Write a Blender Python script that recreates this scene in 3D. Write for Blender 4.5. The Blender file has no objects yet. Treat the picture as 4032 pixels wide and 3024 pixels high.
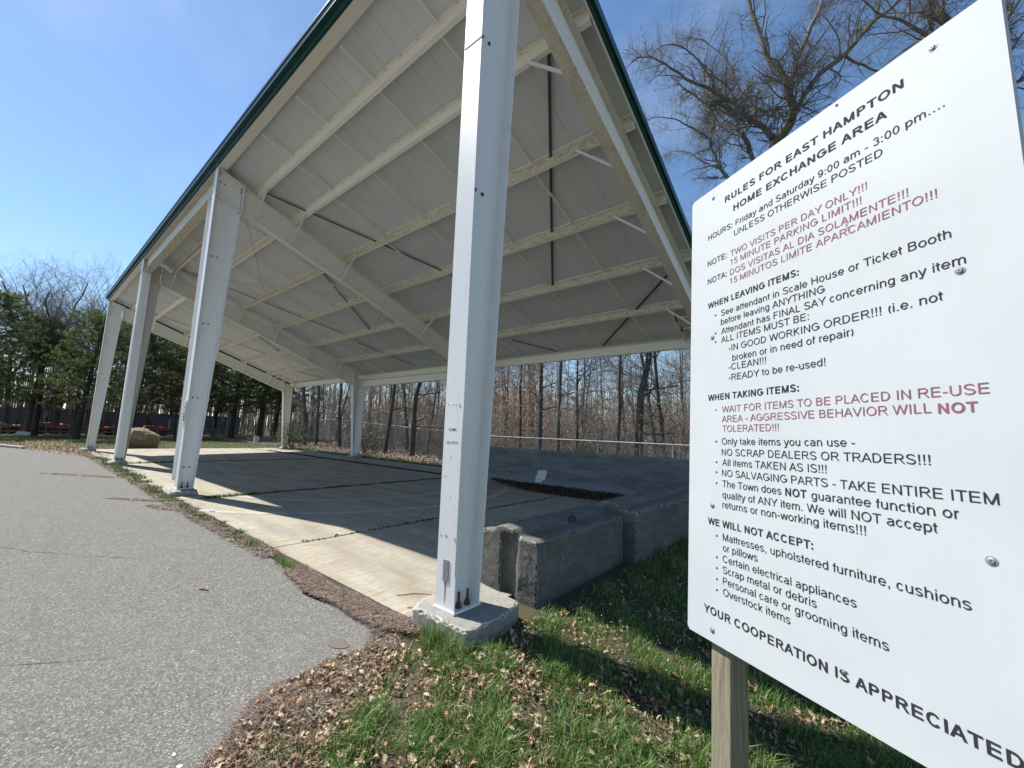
import bpy, math, random
import numpy as np
from mathutils import Matrix, Vector
from math import radians, sin, cos, pi, sqrt
random.seed(7); rng = np.random.default_rng(7)
scene = bpy.context.scene
COL = scene.collection

# ------------------------------------------------------------------ camera, world, sun
F = 1598.806; YAW = 2.260572; PITCH = 0.120016; ROLL = 0.034398
CAM = Vector((2.7306, -2.5034, 1.5252))
fw = Vector((cos(YAW)*cos(PITCH), sin(YAW)*cos(PITCH), sin(PITCH)))
r0 = Vector((sin(YAW), -cos(YAW), 0)); u0 = r0.cross(fw)
rt = r0*cos(ROLL)+u0*sin(ROLL); up = -r0*sin(ROLL)+u0*cos(ROLL)
cd = bpy.data.cameras.new('camera'); cam = bpy.data.objects.new('camera', cd); COL.objects.link(cam)
cd.sensor_width = 36; cd.lens = 36*F/4032; cd.clip_start = .05; cd.clip_end = 2000
cam.matrix_world = Matrix(((rt.x, up.x, -fw.x, CAM.x), (rt.y, up.y, -fw.y, CAM.y), (rt.z, up.z, -fw.z, CAM.z), (0, 0, 0, 1)))
scene.camera = cam
SUN = Vector((-.71, -.156, 1)).normalized()
SUN_STRENGTH = 4.8; SKY_STRENGTH = .10; EXPOSURE = .92
w = bpy.data.worlds.new('World'); scene.world = w; w.use_nodes = True
nt = w.node_tree; bg = nt.nodes['Background']
sky = nt.nodes.new('ShaderNodeTexSky'); sky.sky_type = 'NISHITA'; sky.sun_disc = False
sky.sun_elevation = math.asin(SUN.z); sky.sun_rotation = math.atan2(SUN.x, SUN.y)
sky.altitude = 0; sky.air_density = 1.0; sky.dust_density = .15; sky.ozone_density = 3.5
hs = nt.nodes.new('ShaderNodeHueSaturation'); hs.inputs['Saturation'].default_value = 1.10; hs.inputs['Value'].default_value = 1.0; nt.links.new(sky.outputs[0], hs.inputs['Color'])
# thin high cirrus
wt = nt.nodes.new('ShaderNodeTexCoord'); wm = nt.nodes.new('ShaderNodeMapping'); wm.inputs['Scale'].default_value = (1.2, 2.6, 3.5); wm.inputs['Rotation'].default_value = (.3, .2, .6)
wn = nt.nodes.new('ShaderNodeTexNoise'); wn.inputs['Scale'].default_value = 1.6; wn.inputs['Detail'].default_value = 5; wn.inputs['Roughness'].default_value = .5
wr = nt.nodes.new('ShaderNodeValToRGB'); wr.color_ramp.elements[0].position = .50; wr.color_ramp.elements[0].color = (0, 0, 0, 1); wr.color_ramp.elements[1].position = .85; wr.color_ramp.elements[1].color = (.20, .20, .20, 1)
wx = nt.nodes.new('ShaderNodeMix'); wx.data_type = 'RGBA'; wx.inputs[7].default_value = (5.5, 6.2, 7.2, 1)
nt.links.new(wt.outputs['Generated'], wm.inputs[0]); nt.links.new(wm.outputs[0], wn.inputs['Vector']); nt.links.new(wn.outputs['Fac'], wr.inputs[0]); nt.links.new(wr.outputs[0], wx.inputs[0]); nt.links.new(hs.outputs[0], wx.inputs[6])
wb = nt.nodes.new('ShaderNodeMix'); wb.data_type = 'RGBA'; wb.blend_type = 'MULTIPLY'; wb.inputs[0].default_value = 1; wb.inputs[7].default_value = (1.06, 1.0, .93, 1)
nt.links.new(wx.outputs[2], wb.inputs[6]); nt.links.new(wb.outputs[2], bg.inputs[0]); bg.inputs[1].default_value = SKY_STRENGTH
sl = bpy.data.lights.new('sun', 'SUN'); sl.energy = SUN_STRENGTH; sl.angle = radians(.53); sl.color = (1, .965, .905)
so = bpy.data.objects.new('sun', sl); COL.objects.link(so); so.location = (-20, -10, 40)
so.rotation_euler = SUN.to_track_quat('Z', 'Y').to_euler()
scene.view_settings.view_transform = 'Standard'; scene.view_settings.look = 'None'
scene.view_settings.exposure = EXPOSURE; scene.view_settings.gamma = 1
try: scene.view_settings.use_curve_mapping = False
except Exception: pass
scene.render.resolution_x = 1024; scene.render.resolution_y = 768
scene.render.engine = 'CYCLES'
scene.cycles.max_bounces = 8; scene.cycles.diffuse_bounces = 5

# ------------------------------------------------------------------ materials
class NT:
    def __init__(s, name):
        s.m = bpy.data.materials.new(name); s.m.use_nodes = True; s.t = s.m.node_tree
        s.b = s.t.nodes['Principled BSDF']; s.o = s.t.nodes['Material Output']
        s.tc = s.t.nodes.new('ShaderNodeTexCoord'); s.geo = s.t.nodes.new('ShaderNodeNewGeometry')
    def n(s, ty, **k):
        nd = s.t.nodes.new(ty)
        for a, v in k.items(): setattr(nd, a, v)
        return nd
    def l(s, a, b): s.t.links.new(a, b)
    def noise(s, scale, detail=4, rough=.55, vec=None, sc=None, dist=0):
        nd = s.n('ShaderNodeTexNoise'); nd.inputs['Scale'].default_value = scale; nd.inputs['Detail'].default_value = detail
        nd.inputs['Roughness'].default_value = rough; nd.inputs['Distortion'].default_value = dist
        v = vec or s.geo.outputs['Position']
        if sc:
            mp = s.n('ShaderNodeMapping'); mp.inputs['Scale'].default_value = sc; s.l(v, mp.inputs[0]); v = mp.outputs[0]
        s.l(v, nd.inputs['Vector']); return nd.outputs['Fac']
    def ramp(s, fac, stops):
        r = s.n('ShaderNodeValToRGB'); e = r.color_ramp.elements
        while len(e) < len(stops): e.new(.5)
        for q, (p, c) in zip(e, stops): q.position = p; q.color = (*c, 1) if len(c) == 3 else c
        s.l(fac, r.inputs[0]); return r.outputs[0]
    def mix(s, f, a, b, mode='MIX'):
        m = s.n('ShaderNodeMix', data_type='RGBA', blend_type=mode)
        for i, v in ((0, f), (6, a), (7, b)):
            if hasattr(v, 'links') or hasattr(v, 'is_linked'): s.l(v, m.inputs[i])
            elif i == 0: m.inputs[0].default_value = v
            else: m.inputs[i].default_value = (*v, 1)
        return m.outputs[2]
    def bump(s, h, strength=.3, dist=.01):
        b = s.n('ShaderNodeBump'); b.inputs['Strength'].default_value = strength; b.inputs['Distance'].default_value = dist
        s.l(h, b.inputs['Height']); s.l(b.outputs[0], s.b.inputs['Normal'])
    def done(s, col, rough=.6, metal=0, spec=.5):
        if isinstance(col, tuple): s.b.inputs['Base Color'].default_value = (*col, 1)
        else: s.l(col, s.b.inputs['Base Color'])
        s.b.inputs['Roughness'].default_value = rough; s.b.inputs['Metallic'].default_value = metal
        s.b.inputs['Specular IOR Level'].default_value = spec
        return s.m
G = lambda v: (v, v, v)
M = {}
def flat(name, c, rough=.6, metal=0, var=.12, scale=8, spec=.5):
    k = NT(name); f = k.noise(scale, 5)
    lo = tuple(x*(1-var) for x in c); hi = tuple(min(1, x*(1+var)) for x in c)
    M[name] = k.done(k.ramp(f, [(.3, lo), (.7, hi)]), rough, metal, spec); return M[name]
# painted steel (clean grey white, slight streaks and grime)
k = NT('white_steel'); a = k.noise(1.5, 4, sc=(3, 3, .6)); b = k.noise(40, 4)
c = k.mix(k.ramp(a, [(.35, G(0)), (.75, G(.55))]), (.79, .775, .75), (.71, .70, .675)); c = k.mix(k.ramp(b, [(.58, G(0)), (.72, G(.4))]), c, (.42, .41, .38)); gr = k.noise(.9, 7, .75, sc=(2, 2, .5), dist=.8); c = k.mix(k.ramp(gr, [(.54, G(0)), (.68, G(.35))]), c, (.46, .43, .37))
k.bump(b, .05, .003); M['white_steel'] = k.done(c, .38, 0, .45)
# purlin / rafter underside paint with algae staining
def dirty(name, base, stain, lo, hi, sc=(1, 6, 6)):
    k = NT(name); a = k.noise(2.2, 8, .72, sc=sc, dist=.4); b = k.noise(18, 5, .7)
    m = k.ramp(k.mix(.45, a, b), [(lo, G(0)), (hi, G(.9))])
    k.bump(b, .05, .003); M[name] = k.done(k.mix(m, base, stain), .5); return M[name]
dirty('cream_steel', (.80, .76, .66), (.55, .50, .38), .58, .78)
dirty('stained_steel', (.62, .57, .45), (.25, .215, .145), .47, .62, (2, 9, 9))
dirty('rafter_steel', (.78, .775, .74), (.52, .48, .38), .52, .72, (3, 1.2, 3))
dirty('mossy_steel', (.66, .635, .55), (.36, .34, .24), .50, .70, (1.2, 1, 1.2))
k = NT('deck_facing'); a = k.noise(1.1, 4); b = k.noise(60, 3)
k.bump(b, .12, .003); M['deck_facing'] = k.done(k.ramp(a, [(.3, (.58, .61, .62)), (.7, (.65, .675, .68))]), .55)
flat('green_trim', (.006, .050, .040), .32, 0, .25, 5); flat('green_light', (.03, .11, .085), .4, 0, .2, 5)
flat('dark_band', (.05, .058, .062), .6, 0, .2, 8)
flat('galvanised', (.27, .28, .29), .55, .4, .2, 15)
flat('steel_wire', (.30, .31, .32), .45, .5, .1, 20)
flat('rust', (.16, .055, .022), .85, 0, .4, 60)
flat('rust_streak', (.36, .20, .12), .8, 0, .4, 30)
flat('smudge', (.40, .40, .39), .6, 0, .2, 50)
flat('ink_black', (.030, .030, .036), .85, 0, .12, 14, .15)
flat('ink_red', (.25, .105, .125), .85, 0, .2, 12, .15)
k = NT('sign_white'); a = k.noise(2.5, 3); b = k.noise(120, 2); v = k.n('ShaderNodeTexVoronoi'); v.inputs['Scale'].default_value = 26; k.l(k.geo.outputs['Position'], v.inputs['Vector'])
c = k.mix(k.ramp(v.outputs['Distance'], [(.02, G(1)), (.05, G(0))]), k.ramp(a, [(.3, (.44, .465, .475)), (.7, (.485, .51, .52))]), (.42, .44, .44))
k.bump(b, .03, .002); dr = k.noise(1.2, 6, .7, sc=(6, 6, .5)); c = k.mix(k.ramp(dr, [(.50, G(0)), (.75, G(.22))]), c, (.40, .41, .38)); M['sign_white'] = k.done(c, .62, 0, .25)
# concrete slab
k = NT('slab_concrete'); a = k.noise(1.3, 6, .6, sc=(.35, 2.2, 1)); b = k.noise(7, 7, .7, sc=(2.6, .5, 1), dist=.5); d = k.noise(60, 5, .7); e = k.noise(.55, 4)
c = k.ramp(a, [(.32, (.195, .18, .145)), (.48, (.285, .265, .215)), (.66, (.36, .335, .275))])
c = k.mix(k.ramp(b, [(.48, G(0)), (.60, G(.75))]), c, (.255, .18, .10)); c = k.mix(k.ramp(e, [(.56, G(0)), (.72, G(.5))]), c, (.22, .215, .20))
c = k.mix(k.ramp(d, [(.54, G(0)), (.66, G(.7))]), c, (.17, .155, .13)); k.bump(d, .35, .006); M['slab_concrete'] = k.done(c, .85, 0, .3)
def concrete(name, lo, mid, hi, pale, sc=(1, 1, 1), pits=True):
    k = NT(name); a = k.noise(2.2, 7, .65, sc=sc, dist=.6); b = k.noise(14, 6, .7); d = k.noise(70, 4, .7)
    c = k.ramp(a, [(.25, lo), (.5, mid), (.75, hi)]); c = k.mix(k.ramp(b, [(.56, G(0)), (.70, G(.6))]), c, pale)
    v = k.n('ShaderNodeTexVoronoi'); v.inputs['Scale'].default_value = 27; k.l(k.geo.outputs['Position'], v.inputs['Vector'])
    p = k.ramp(v.outputs['Distance'], [(.05, G(0)), (.15, G(1))]); c = k.mix(p, tuple(x*.45 for x in lo), c)
    pt = k.ramp(k.geo.outputs['Pointiness'], [(.515, G(0)), (.58, G(.75))]); c = k.mix(pt, c, tuple(min(.6, x*1.35) for x in pale)); h = k.mix(.5, k.mix(.5, b, d), p)
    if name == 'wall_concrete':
        sp = k.n('ShaderNodeSeparateXYZ'); k.l(k.geo.outputs['Position'], sp.inputs[0]); ad = k.n('ShaderNodeMath', operation='MULTIPLY_ADD'); k.l(a, ad.inputs[0]); ad.inputs[1].default_value = -.35; k.l(sp.outputs[2], ad.inputs[2]); c = k.mix(k.ramp(ad.outputs[0], [(.0, G(.55)), (.07, G(0))]), c, (.20, .215, .225))  # paler lower slope: light caught by the barrier foot, painted into the colour
    k.bump(h, 1.0, .02); M[name] = k.done(c, .9, 0, .25)
concrete('block_concrete', (.075, .073, .066), (.12, .116, .103), (.17, .163, .143), (.29, .28, .24), (1, .6, 2.5))
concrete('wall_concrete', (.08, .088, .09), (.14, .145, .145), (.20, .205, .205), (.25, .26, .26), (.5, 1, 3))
concrete('footing_concrete', (.17, .168, .155), (.24, .233, .21), (.32, .305, .265), (.40, .38, .32))
concrete('pale_patch', (.45, .48, .5), (.55, .57, .58), (.62, .63, .63), (.5, .5, .5))
# asphalt
k = NT('asphalt'); a = k.noise(.5, 5); d = k.noise(120, 4, .75); e = k.noise(9, 5, .75)
v = k.n('ShaderNodeTexVoronoi'); v.inputs['Scale'].default_value = 105; k.l(k.geo.outputs['Position'], v.inputs['Vector'])
vc = k.n('ShaderNodeSeparateColor'); k.l(v.outputs['Color'], vc.inputs[0])
c = k.ramp(vc.outputs[0], [(0, (.075, .073, .073)), (.45, (.165, .16, .146)), (.78, (.24, .232, .205)), (.93, (.36, .34, .275)), (1, (.50, .47, .37))])
c = k.mix(k.ramp(d, [(.40, G(.7)), (.56, G(0))]), c, (.06, .06, .065))
c = k.mix(k.ramp(a, [(.35, G(0)), (.7, G(.35))]), c, (.175, .17, .16), 'MIX')
c = k.mix(k.ramp(e, [(.35, G(.45)), (.65, G(0))]), c, (.115, .112, .108))
g2 = k.noise(2.5, 4, sc=(.15, 3, 1)); c = k.mix(k.ramp(g2, [(.60, G(0)), (.72, G(.22))]), c, (.09, .088, .085))
k.bump(k.mix(.5, v.outputs['Distance'], d), .8, .007); M['asphalt'] = k.done(c, .95, 0, .12)
k = NT('soil'); a = k.noise(.35, 6); d = k.noise(25, 5, .7)
c = k.ramp(a, [(.35, (.055, .055, .028)), (.55, (.075, .06, .04)), (.7, (.10, .078, .055))]); c = k.mix(k.ramp(d, [(.5, G(0)), (.7, G(.6))]), c, (.15, .11, .07))
k.bump(d, .6, .03); M['soil'] = k.done(c, .95, 0, .1)
def island(name, stops, rough=.8, trans=0, scale=40):
    k = NT(name); r = k.geo.outputs['Random Per Island']; c = k.ramp(r, stops)
    f = k.noise(scale, 4); c = k.mix(k.ramp(f, [(.35, G(.35)), (.7, G(0))]), c, tuple(x*.6 for x in stops[0][1]))
    k.done(c, rough, 0, .35)
    if trans:
        tr = k.n('ShaderNodeBsdfTranslucent'); k.l(c, tr.inputs[0]); ms = k.n('ShaderNodeMixShader'); ms.inputs[0].default_value = trans
        k.l(k.b.outputs[0], ms.inputs[1]); k.l(tr.outputs[0], ms.inputs[2]); k.l(ms.outputs[0], k.o.inputs[0])
    M[name] = k.m
island('grass_blade', [(0, (.045, .11, .018)), (.35, (.09, .205, .03)), (.68, (.15, .28, .05)), (.84, (.20, .31, .075)), (.90, (.42, .37, .2)), (1, (.58, .52, .34))], .5, .35)
island('dry_leaf', [(0, (.20, .10, .045)), (.3, (.33, .21, .115)), (.6, (.46, .33, .20)), (.85, (.55, .42, .28)), (1, (.62, .50, .37))], .6, .2, 60)
island('dark_litter', [(0, (.035, .022, .014)), (.5, (.07, .045, .03)), (1, (.12, .08, .055))], .9)
island('pine_straw', [(0, (.10, .065, .048)), (.4, (.19, .13, .10)), (.75, (.28, .21, .165)), (1, (.50, .42, .34))], .8)
island('weed_leaf', [(0, (.04, .085, .018)), (.5, (.075, .14, .03)), (1, (.13, .19, .06))], .6, .3)
island('white_petal', [(0, (.7, .7, .66)), (1, (.8, .8, .78))])
island('pine_needles', [(0, (.055, .085, .03)), (.4, (.11, .145, .045)), (.75, (.18, .205, .065)), (1, (.27, .275, .10))], .6, .45)
island('oak_leaf_on_tree', [(0, (.22, .12, .06)), (.5, (.38, .22, .12)), (1, (.56, .38, .24))], .6, .45)
island('evergreen_leaf', [(0, (.03, .045, .015)), (1, (.09, .11, .04))], .6, .2)
def bark(name, a, b, c):
    k = NT(name); f = k.noise(4, 6, .7, vec=k.tc.outputs['Object'], sc=(4, 4, .8)); g = k.noise(30, 4, .7, vec=k.tc.outputs['Object'])
    k.bump(f, .6, .03); M[name] = k.done(k.mix(.3, k.ramp(f, [(.3, a), (.5, b), (.72, c)]), k.ramp(g, [(.3, a), (.7, c)])), .95, 0, .15)
bark('pine_bark', (.022, .018, .016), (.045, .037, .032), (.085, .07, .06))
bark('oak_bark', (.060, .054, .046), (.14, .128, .112), (.30, .275, .24))
bark('grey_bark', (.035, .032, .029), (.085, .078, .07), (.19, .175, .155))
bark('twig', (.10, .09, .08), (.20, .183, .165), (.34, .32, .29))
k = NT('weathered_wood'); f = k.noise(2, 8, .75, sc=(40, 40, 1.3), dist=.5); g = k.noise(1.2, 4)
c = k.ramp(f, [(.3, (.085, .07, .05)), (.5, (.20, .175, .125)), (.7, (.31, .27, .195))]); c = k.mix(k.ramp(g, [(.45, G(0)), (.65, G(.4))]), c, (.19, .20, .13))
k.bump(f, .5, .004); M['weathered_wood'] = k.done(c, .85, 0, .2)
k = NT('boulder_rock'); f = k.noise(1.3, 7, .65); g = k.noise(9, 6, .7)
c = k.ramp(f, [(.3, (.13, .10, .05)), (.5, (.21, .17, .10)), (.7, (.30, .26, .18))]); c = k.mix(k.ramp(g, [(.5, G(0)), (.7, G(.4))]), c, (.13, .10, .05))
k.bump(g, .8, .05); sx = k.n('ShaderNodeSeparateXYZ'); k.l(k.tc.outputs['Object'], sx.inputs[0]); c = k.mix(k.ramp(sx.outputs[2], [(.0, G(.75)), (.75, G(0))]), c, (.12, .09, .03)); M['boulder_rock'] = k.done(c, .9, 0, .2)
k = NT('container_blue'); f = k.noise(.6, 5); c = k.ramp(f, [(.3, (.075, .09, .12)), (.7, (.11, .13, .165))]); M['container_blue'] = k.done(c, .5)
flat('tractor_orange', (.42, .05, .02), .45, 0, .2, 3); flat('black_rubber', (.02, .02, .022), .8, 0, .2, 10)
flat('pale_plastic', (.62, .63, .62), .5, 0, .1, 4); flat('yellow_paint', (.62, .50, .05), .5, 0, .1, 4)
flat('chalk', (.27, .285, .29), .9, 0, .25, 30); flat('ochre_stain', (.24, .19, .10), .9, 0, .25, 30)
flat('tyre_mark', (.34, .32, .28), .9, 0, .15, 6)
flat('bark_stick', (.20, .15, .11), .9, 0, .3, 20); flat('pit_soil', (.115, .10, .085), .95, 0, .3, 60)
flat('sealed_crack', (.085, .083, .08), .9, 0, .3, 20); flat('pale_gravel', (.34, .33, .31), .9, 0, .25, 40)

# ------------------------------------------------------------------ mesh helpers
def mesh_np(name, verts, faces, mat):
    """faces: list of (K,n) int arrays"""
    me = bpy.data.meshes.new(name); verts = np.asarray(verts, dtype=np.float32)
    me.vertices.add(len(verts)); me.vertices.foreach_set('co', verts.ravel())
    idx = np.concatenate([np.asarray(f, dtype=np.int32).ravel() for f in faces])
    tot = np.concatenate([np.full(len(f), f.shape[1], dtype=np.int32) for f in faces])
    st = np.concatenate([[0], np.cumsum(tot)[:-1]]).astype(np.int32)
    me.loops.add(len(idx)); me.loops.foreach_set('vertex_index', idx)
    me.polygons.add(len(tot)); me.polygons.foreach_set('loop_start', st); me.polygons.foreach_set('loop_total', tot)
    me.update(calc_edges=True)
    if mat: me.materials.append(M[mat] if isinstance(mat, str) else mat)
    return me
def link(name, me, parent=None, loc=(0, 0, 0), rotz=0, scale=None):
    o = bpy.data.objects.new(name, me); COL.objects.link(o); o.parent = parent; o.location = loc
    if rotz: o.rotation_euler = (0, 0, rotz)
    if scale: o.scale = scale if hasattr(scale, '__len__') else (scale,)*3
    return o
def tag(o, label=None, cat=None, group=None, kind=None):
    if label: o['label'] = label
    if cat: o['category'] = cat
    if group: o['group'] = group
    if kind: o['kind'] = kind
    return o
def thing(name, label, cat, loc=(0, 0, 0), rotz=0, group=None):
    return tag(link(name, None, None, loc, rotz), label, cat, group)
class MB:
    def __init__(s): s.v = []; s.f = []
    def add(s, vs, fs):
        b = len(s.v); s.v += [tuple(x) for x in vs]; s.f += [tuple(i+b for i in f) for f in fs]; return s
    def hexa(s, p):
        return s.add(p, [(0, 3, 2, 1), (4, 5, 6, 7), (0, 1, 5, 4), (1, 2, 6, 5), (2, 3, 7, 6), (3, 0, 4, 7)])
    def box(s, x0, x1, y0, y1, z0, z1):
        return s.hexa([(x0, y0, z0), (x1, y0, z0), (x1, y1, z0), (x0, y1, z0), (x0, y0, z1), (x1, y0, z1), (x1, y1, z1), (x0, y1, z1)])
    def prism(s, poly, x0, x1, axis=0):
        """poly of (a,b) in the plane normal to axis"""
        n = len(poly)
        P = (lambda x, a, b: (x, a, b)) if axis == 0 else (lambda x, a, b: (a, x, b)) if axis == 1 else (lambda x, a, b: (a, b, x))
        vs = [P(x0, a, b) for a, b in poly]+[P(x1, a, b) for a, b in poly]
        return s.add(vs, [tuple(range(n-1, -1, -1)), tuple(range(n, 2*n))]+[(i, (i+1) % n, n+(i+1) % n, n+i) for i in range(n)])
    def bar(s, a, b, w, h, upv=(0, 0, 1)):
        a = Vector(a); b = Vector(b); d = (b-a).normalized(); u = Vector(upv)
        r = d.cross(u)
        if r.length < 1e-4: r = d.cross(Vector((1, 0, 0)))
        r.normalize(); u = r.cross(d); r *= w/2; u = u*h/2
        return s.hexa([a-r-u, a+r-u, b+r-u, b-r-u, a-r+u, a+r+u, b+r+u, b-r+u])
    def tube(s, pts, rad, n=8):
        pts = [Vector(p) for p in pts]; rad = rad if hasattr(rad, '__len__') else [rad]*len(pts); b = len(s.v)
        for i, p in enumerate(pts):
            d = (pts[min(i+1, len(pts)-1)]-pts[max(i-1, 0)]).normalized(); q = Vector((0, 0, 1)) if abs(d.z) < .9 else Vector((1, 0, 0))
            r = d.cross(q).normalized(); u = r.cross(d)
            s.v += [tuple(p+(r*cos(2*pi*k/n)+u*sin(2*pi*k/n))*rad[i]) for k in range(n)]
        for i in range(len(pts)-1):
            for k in range(n): s.f.append((b+i*n+k, b+i*n+(k+1) % n, b+(i+1)*n+(k+1) % n, b+(i+1)*n+k))
        s.f.append(tuple(b+k for k in range(n-1, -1, -1))); s.f.append(tuple(b+(len(pts)-1)*n+k for k in range(n))); return s
    def mesh(s, name, mat, org=(0, 0, 0)):
        me = bpy.data.meshes.new(name); o = Vector(org)
        me.from_pydata([tuple(Vector(v)-o) for v in s.v], [], s.f)
        import bmesh
        bm = bmesh.new(); bm.from_mesh(me); bmesh.ops.recalc_face_normals(bm, faces=bm.faces); bm.to_mesh(me); bm.free()
        me.materials.append(M[mat]); return me
    def build(s, name, mat, parent=None, org=(0, 0, 0), loc=(0, 0, 0)):
        return link(name, s.mesh(name, mat, org), parent, loc)
def bevel(o, wd, seg=2):
    m = o.modifiers.new('bevel', 'BEVEL'); m.width = wd; m.segments = seg; m.limit_method = 'ANGLE'; return o
def rough_up(me, amp, vox, cut=None, seed=0, flat_amp=.15, chip=1.0):
    """voxel remesh, then wear the convex edges back with noise; returns a new mesh"""
    import bmesh
    from mathutils import noise as mn
    o = bpy.data.objects.new('tmp', me); COL.objects.link(o); c_ = None
    if cut is not None:
        c_ = bpy.data.objects.new('tmpc', cut); COL.objects.link(c_); md = o.modifiers.new('b', 'BOOLEAN'); md.object = c_; md.operation = 'DIFFERENCE'; md.solver = 'EXACT'
    rm = o.modifiers.new('r', 'REMESH'); rm.mode = 'VOXEL'; rm.voxel_size = vox
    bpy.context.view_layer.update()
    nm = bpy.data.meshes.new_from_object(o.evaluated_get(bpy.context.evaluated_depsgraph_get())); bpy.data.objects.remove(o)
    if c_: bpy.data.objects.remove(c_)
    bm = bmesh.new(); bm.from_mesh(nm); bm.normal_update(); new = []
    for v in bm.verts:
        q = v.co+Vector((seed*7.3, seed*1.7, 0)); n1 = mn.noise(q*6); n2 = mn.noise(q*13); n3 = mn.noise(q*36)
        av = Vector((0, 0, 0))
        for e in v.link_edges: av += e.other_vert(v).co
        av /= max(1, len(v.link_edges)); cv = -(av-v.co).dot(v.normal)/vox   # > 0 on convex edges
        k_ = max(0., min(1., (cv-.04)/.10))
        d = flat_amp*amp*(n1*.7+n2*.5+n3*.35)-k_*amp*chip*max(0., .12+.9*n2+1.0*n3+.5*n1)
        new.append(v.co+v.normal*d)
    for v, c in zip(bm.verts, new): v.co = c
    bm.to_mesh(nm); bm.free(); mats = list(me.materials); nm.materials.clear()
    for m_ in mats: nm.materials.append(m_)
    nm.polygons.foreach_set('use_smooth', np.ones(len(nm.polygons), bool)); nm.name = me.name
    return nm

# ------------------------------------------------------------------ terrain
def smooth(a, b, x):
    t = np.clip((np.asarray(x, float)-a)/(b-a), 0, 1); return t*t*(3-2*t)
LIT = [(-.22, -.02), (-.7, -.33), (-.43, -.38), (-.25, -.53), (-.18, -.6), (-.22, -.83), (-.2, -1.04), (-.21, -1.21), (-.14, -1.36), (-.05, -1.46), (.07, -1.54), (.15, -1.65), (.21, -1.72), (.42, -1.95), (.8, -2.5), (1.3, -3.4), (2.2, -5), (4, -8), (12, -20)]
def hgt(x, y):
    x = np.asarray(x, float); y = np.asarray(y, float)
    h = -.168-.16*smooth(.4, 2.6, x)*smooth(-3.5, .5, y)-.18*smooth(5, 16, y)*smooth(-14, 2, x)
    h = h+.02*np.sin(x*1.7+.5)*np.cos(y*1.9)*smooth(.2, .9, x)
    h = h+.25*smooth(11, 17, y)*smooth(-16, -30, x)
    return h
def grid_mesh(name, xs, ys, zf, mat):
    X, Y = np.meshgrid(xs, ys, indexing='ij'); Z = zf(X, Y); nx, ny = X.shape
    v = np.stack([X, Y, Z], -1).reshape(-1, 3); i = np.arange(nx*ny).reshape(nx, ny)
    f = np.stack([i[:-1, :-1], i[1:, :-1], i[1:, 1:], i[:-1, 1:]], -1).reshape(-1, 4)
    return mesh_np(name, v, [f], mat)
xs = np.concatenate([[-900, -500, -250, -140, -100, -80], np.arange(-70, -6, 2.), np.arange(-6, 8, .25), np.arange(8, 40, 3.), [60, 100, 200, 500]])
ys = np.concatenate([[-600, -250, -100, -60, -30, -15, -8], np.arange(-5, 10, .25), np.arange(10, 40, 1.5), [45, 55, 80, 120, 250, 500, 900]])
ground = link('ground', grid_mesh('ground', xs, ys, hgt, 'soil')); tag(ground, kind='structure'); ground['label'] = 'bare brown soil and thin turf under the whole site'
for p in ground.data.polygons: p.use_smooth = True
# asphalt: a polygon sheet with a ragged edge
def rag(pts, amp, step, seed):
    r = random.Random(seed); out = []
    for a, b in zip(pts[:-1], pts[1:]):
        n = max(1, int(math.dist(a, b)/step))
        for i in range(n):
            t = i/n; out.append((a[0]+(b[0]-a[0])*t+r.uniform(-amp, amp), a[1]+(b[1]-a[1])*t+r.uniform(-amp, amp)))
    return out+[pts[-1]]
far_edge = [(-75, -20), (-45, -7), (-33.8, -2.84), (-30.3, -1.79), (-28.1, -.9), (-26, -.5), (-22.7, -.32), (-17, -.28), (-11.7, -.20), (-7.1, -.22), (-4.9, -.20), (-3, -.24), (-2.1, -.26), (-1.81, -.34), (-1.6, -.47), (-1.29, -.42), (-1.02, -.36), (-.75, -.38)]+LIT[2:]
ed = rag(far_edge, .025, .12, 3)
poly = ed+[(12, -60), (-75, -60)]
def sheet(name, poly, z, mat, thick=.0):
    import bmesh
    bm = bmesh.new(); vs = [bm.verts.new((x, y, z)) for x, y in poly]; bm.faces.new(vs)
    if thick:
        r = bmesh.ops.extrude_face_region(bm, geom=bm.faces[:]); bmesh.ops.translate(bm, vec=(0, 0, -thick), verts=[g for g in r['geom'] if isinstance(g, bmesh.types.BMVert)])
    bmesh.ops.triangulate(bm, faces=bm.faces[:]); bmesh.ops.recalc_face_normals(bm, faces=bm.faces)
    me = bpy.data.meshes.new(name); bm.to_mesh(me); bm.free(); me.materials.append(M[mat]); return me
asph = link('asphalt_road', sheet('asphalt_road', poly, -.15, 'asphalt', .03)); tag(asph, kind='structure'); asph['label'] = 'worn grey asphalt yard in front of the open shelter'
def blob(cx, cy, rx, ry, n=18, j=.25, seed=0, rot=0):
    r = random.Random(seed); o = []
    for i in range(n):
        a = 2*pi*i/n; k_ = 1+r.uniform(-j, j); x = rx*k_*cos(a); y = ry*k_*sin(a)
        o.append((cx+x*cos(rot)-y*sin(rot), cy+x*sin(rot)+y*cos(rot)))
    return o
link('pothole', sheet('pothole', blob(-.41, -.71, .085, .065, 16, .2, 2, .3), -.1455, 'pit_soil'), asph)
def strip(pts, w0, z, mat, name, parent, seed=1):
    r = random.Random(seed); L = []; R = []
    for i, p in enumerate(pts):
        a = Vector(pts[max(i-1, 0)]); b = Vector(pts[min(i+1, len(pts)-1)]); d = (b-a).normalized(); n_ = Vector((-d.y, d.x)); wv = w0*r.uniform(.4, 1.2)
        L.append(tuple(Vector(p)+n_*wv/2)); R.append(tuple(Vector(p)-n_*wv/2))
    return link(name, sheet(name, L+R[::-1], z, mat), parent)
strip(rag([(-3.2, -3.75), (-1.9, -2.55), (-1.35, -1.85)], .015, .12, 4), .007, -.1455, 'sealed_crack', 'crack', asph)
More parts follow.
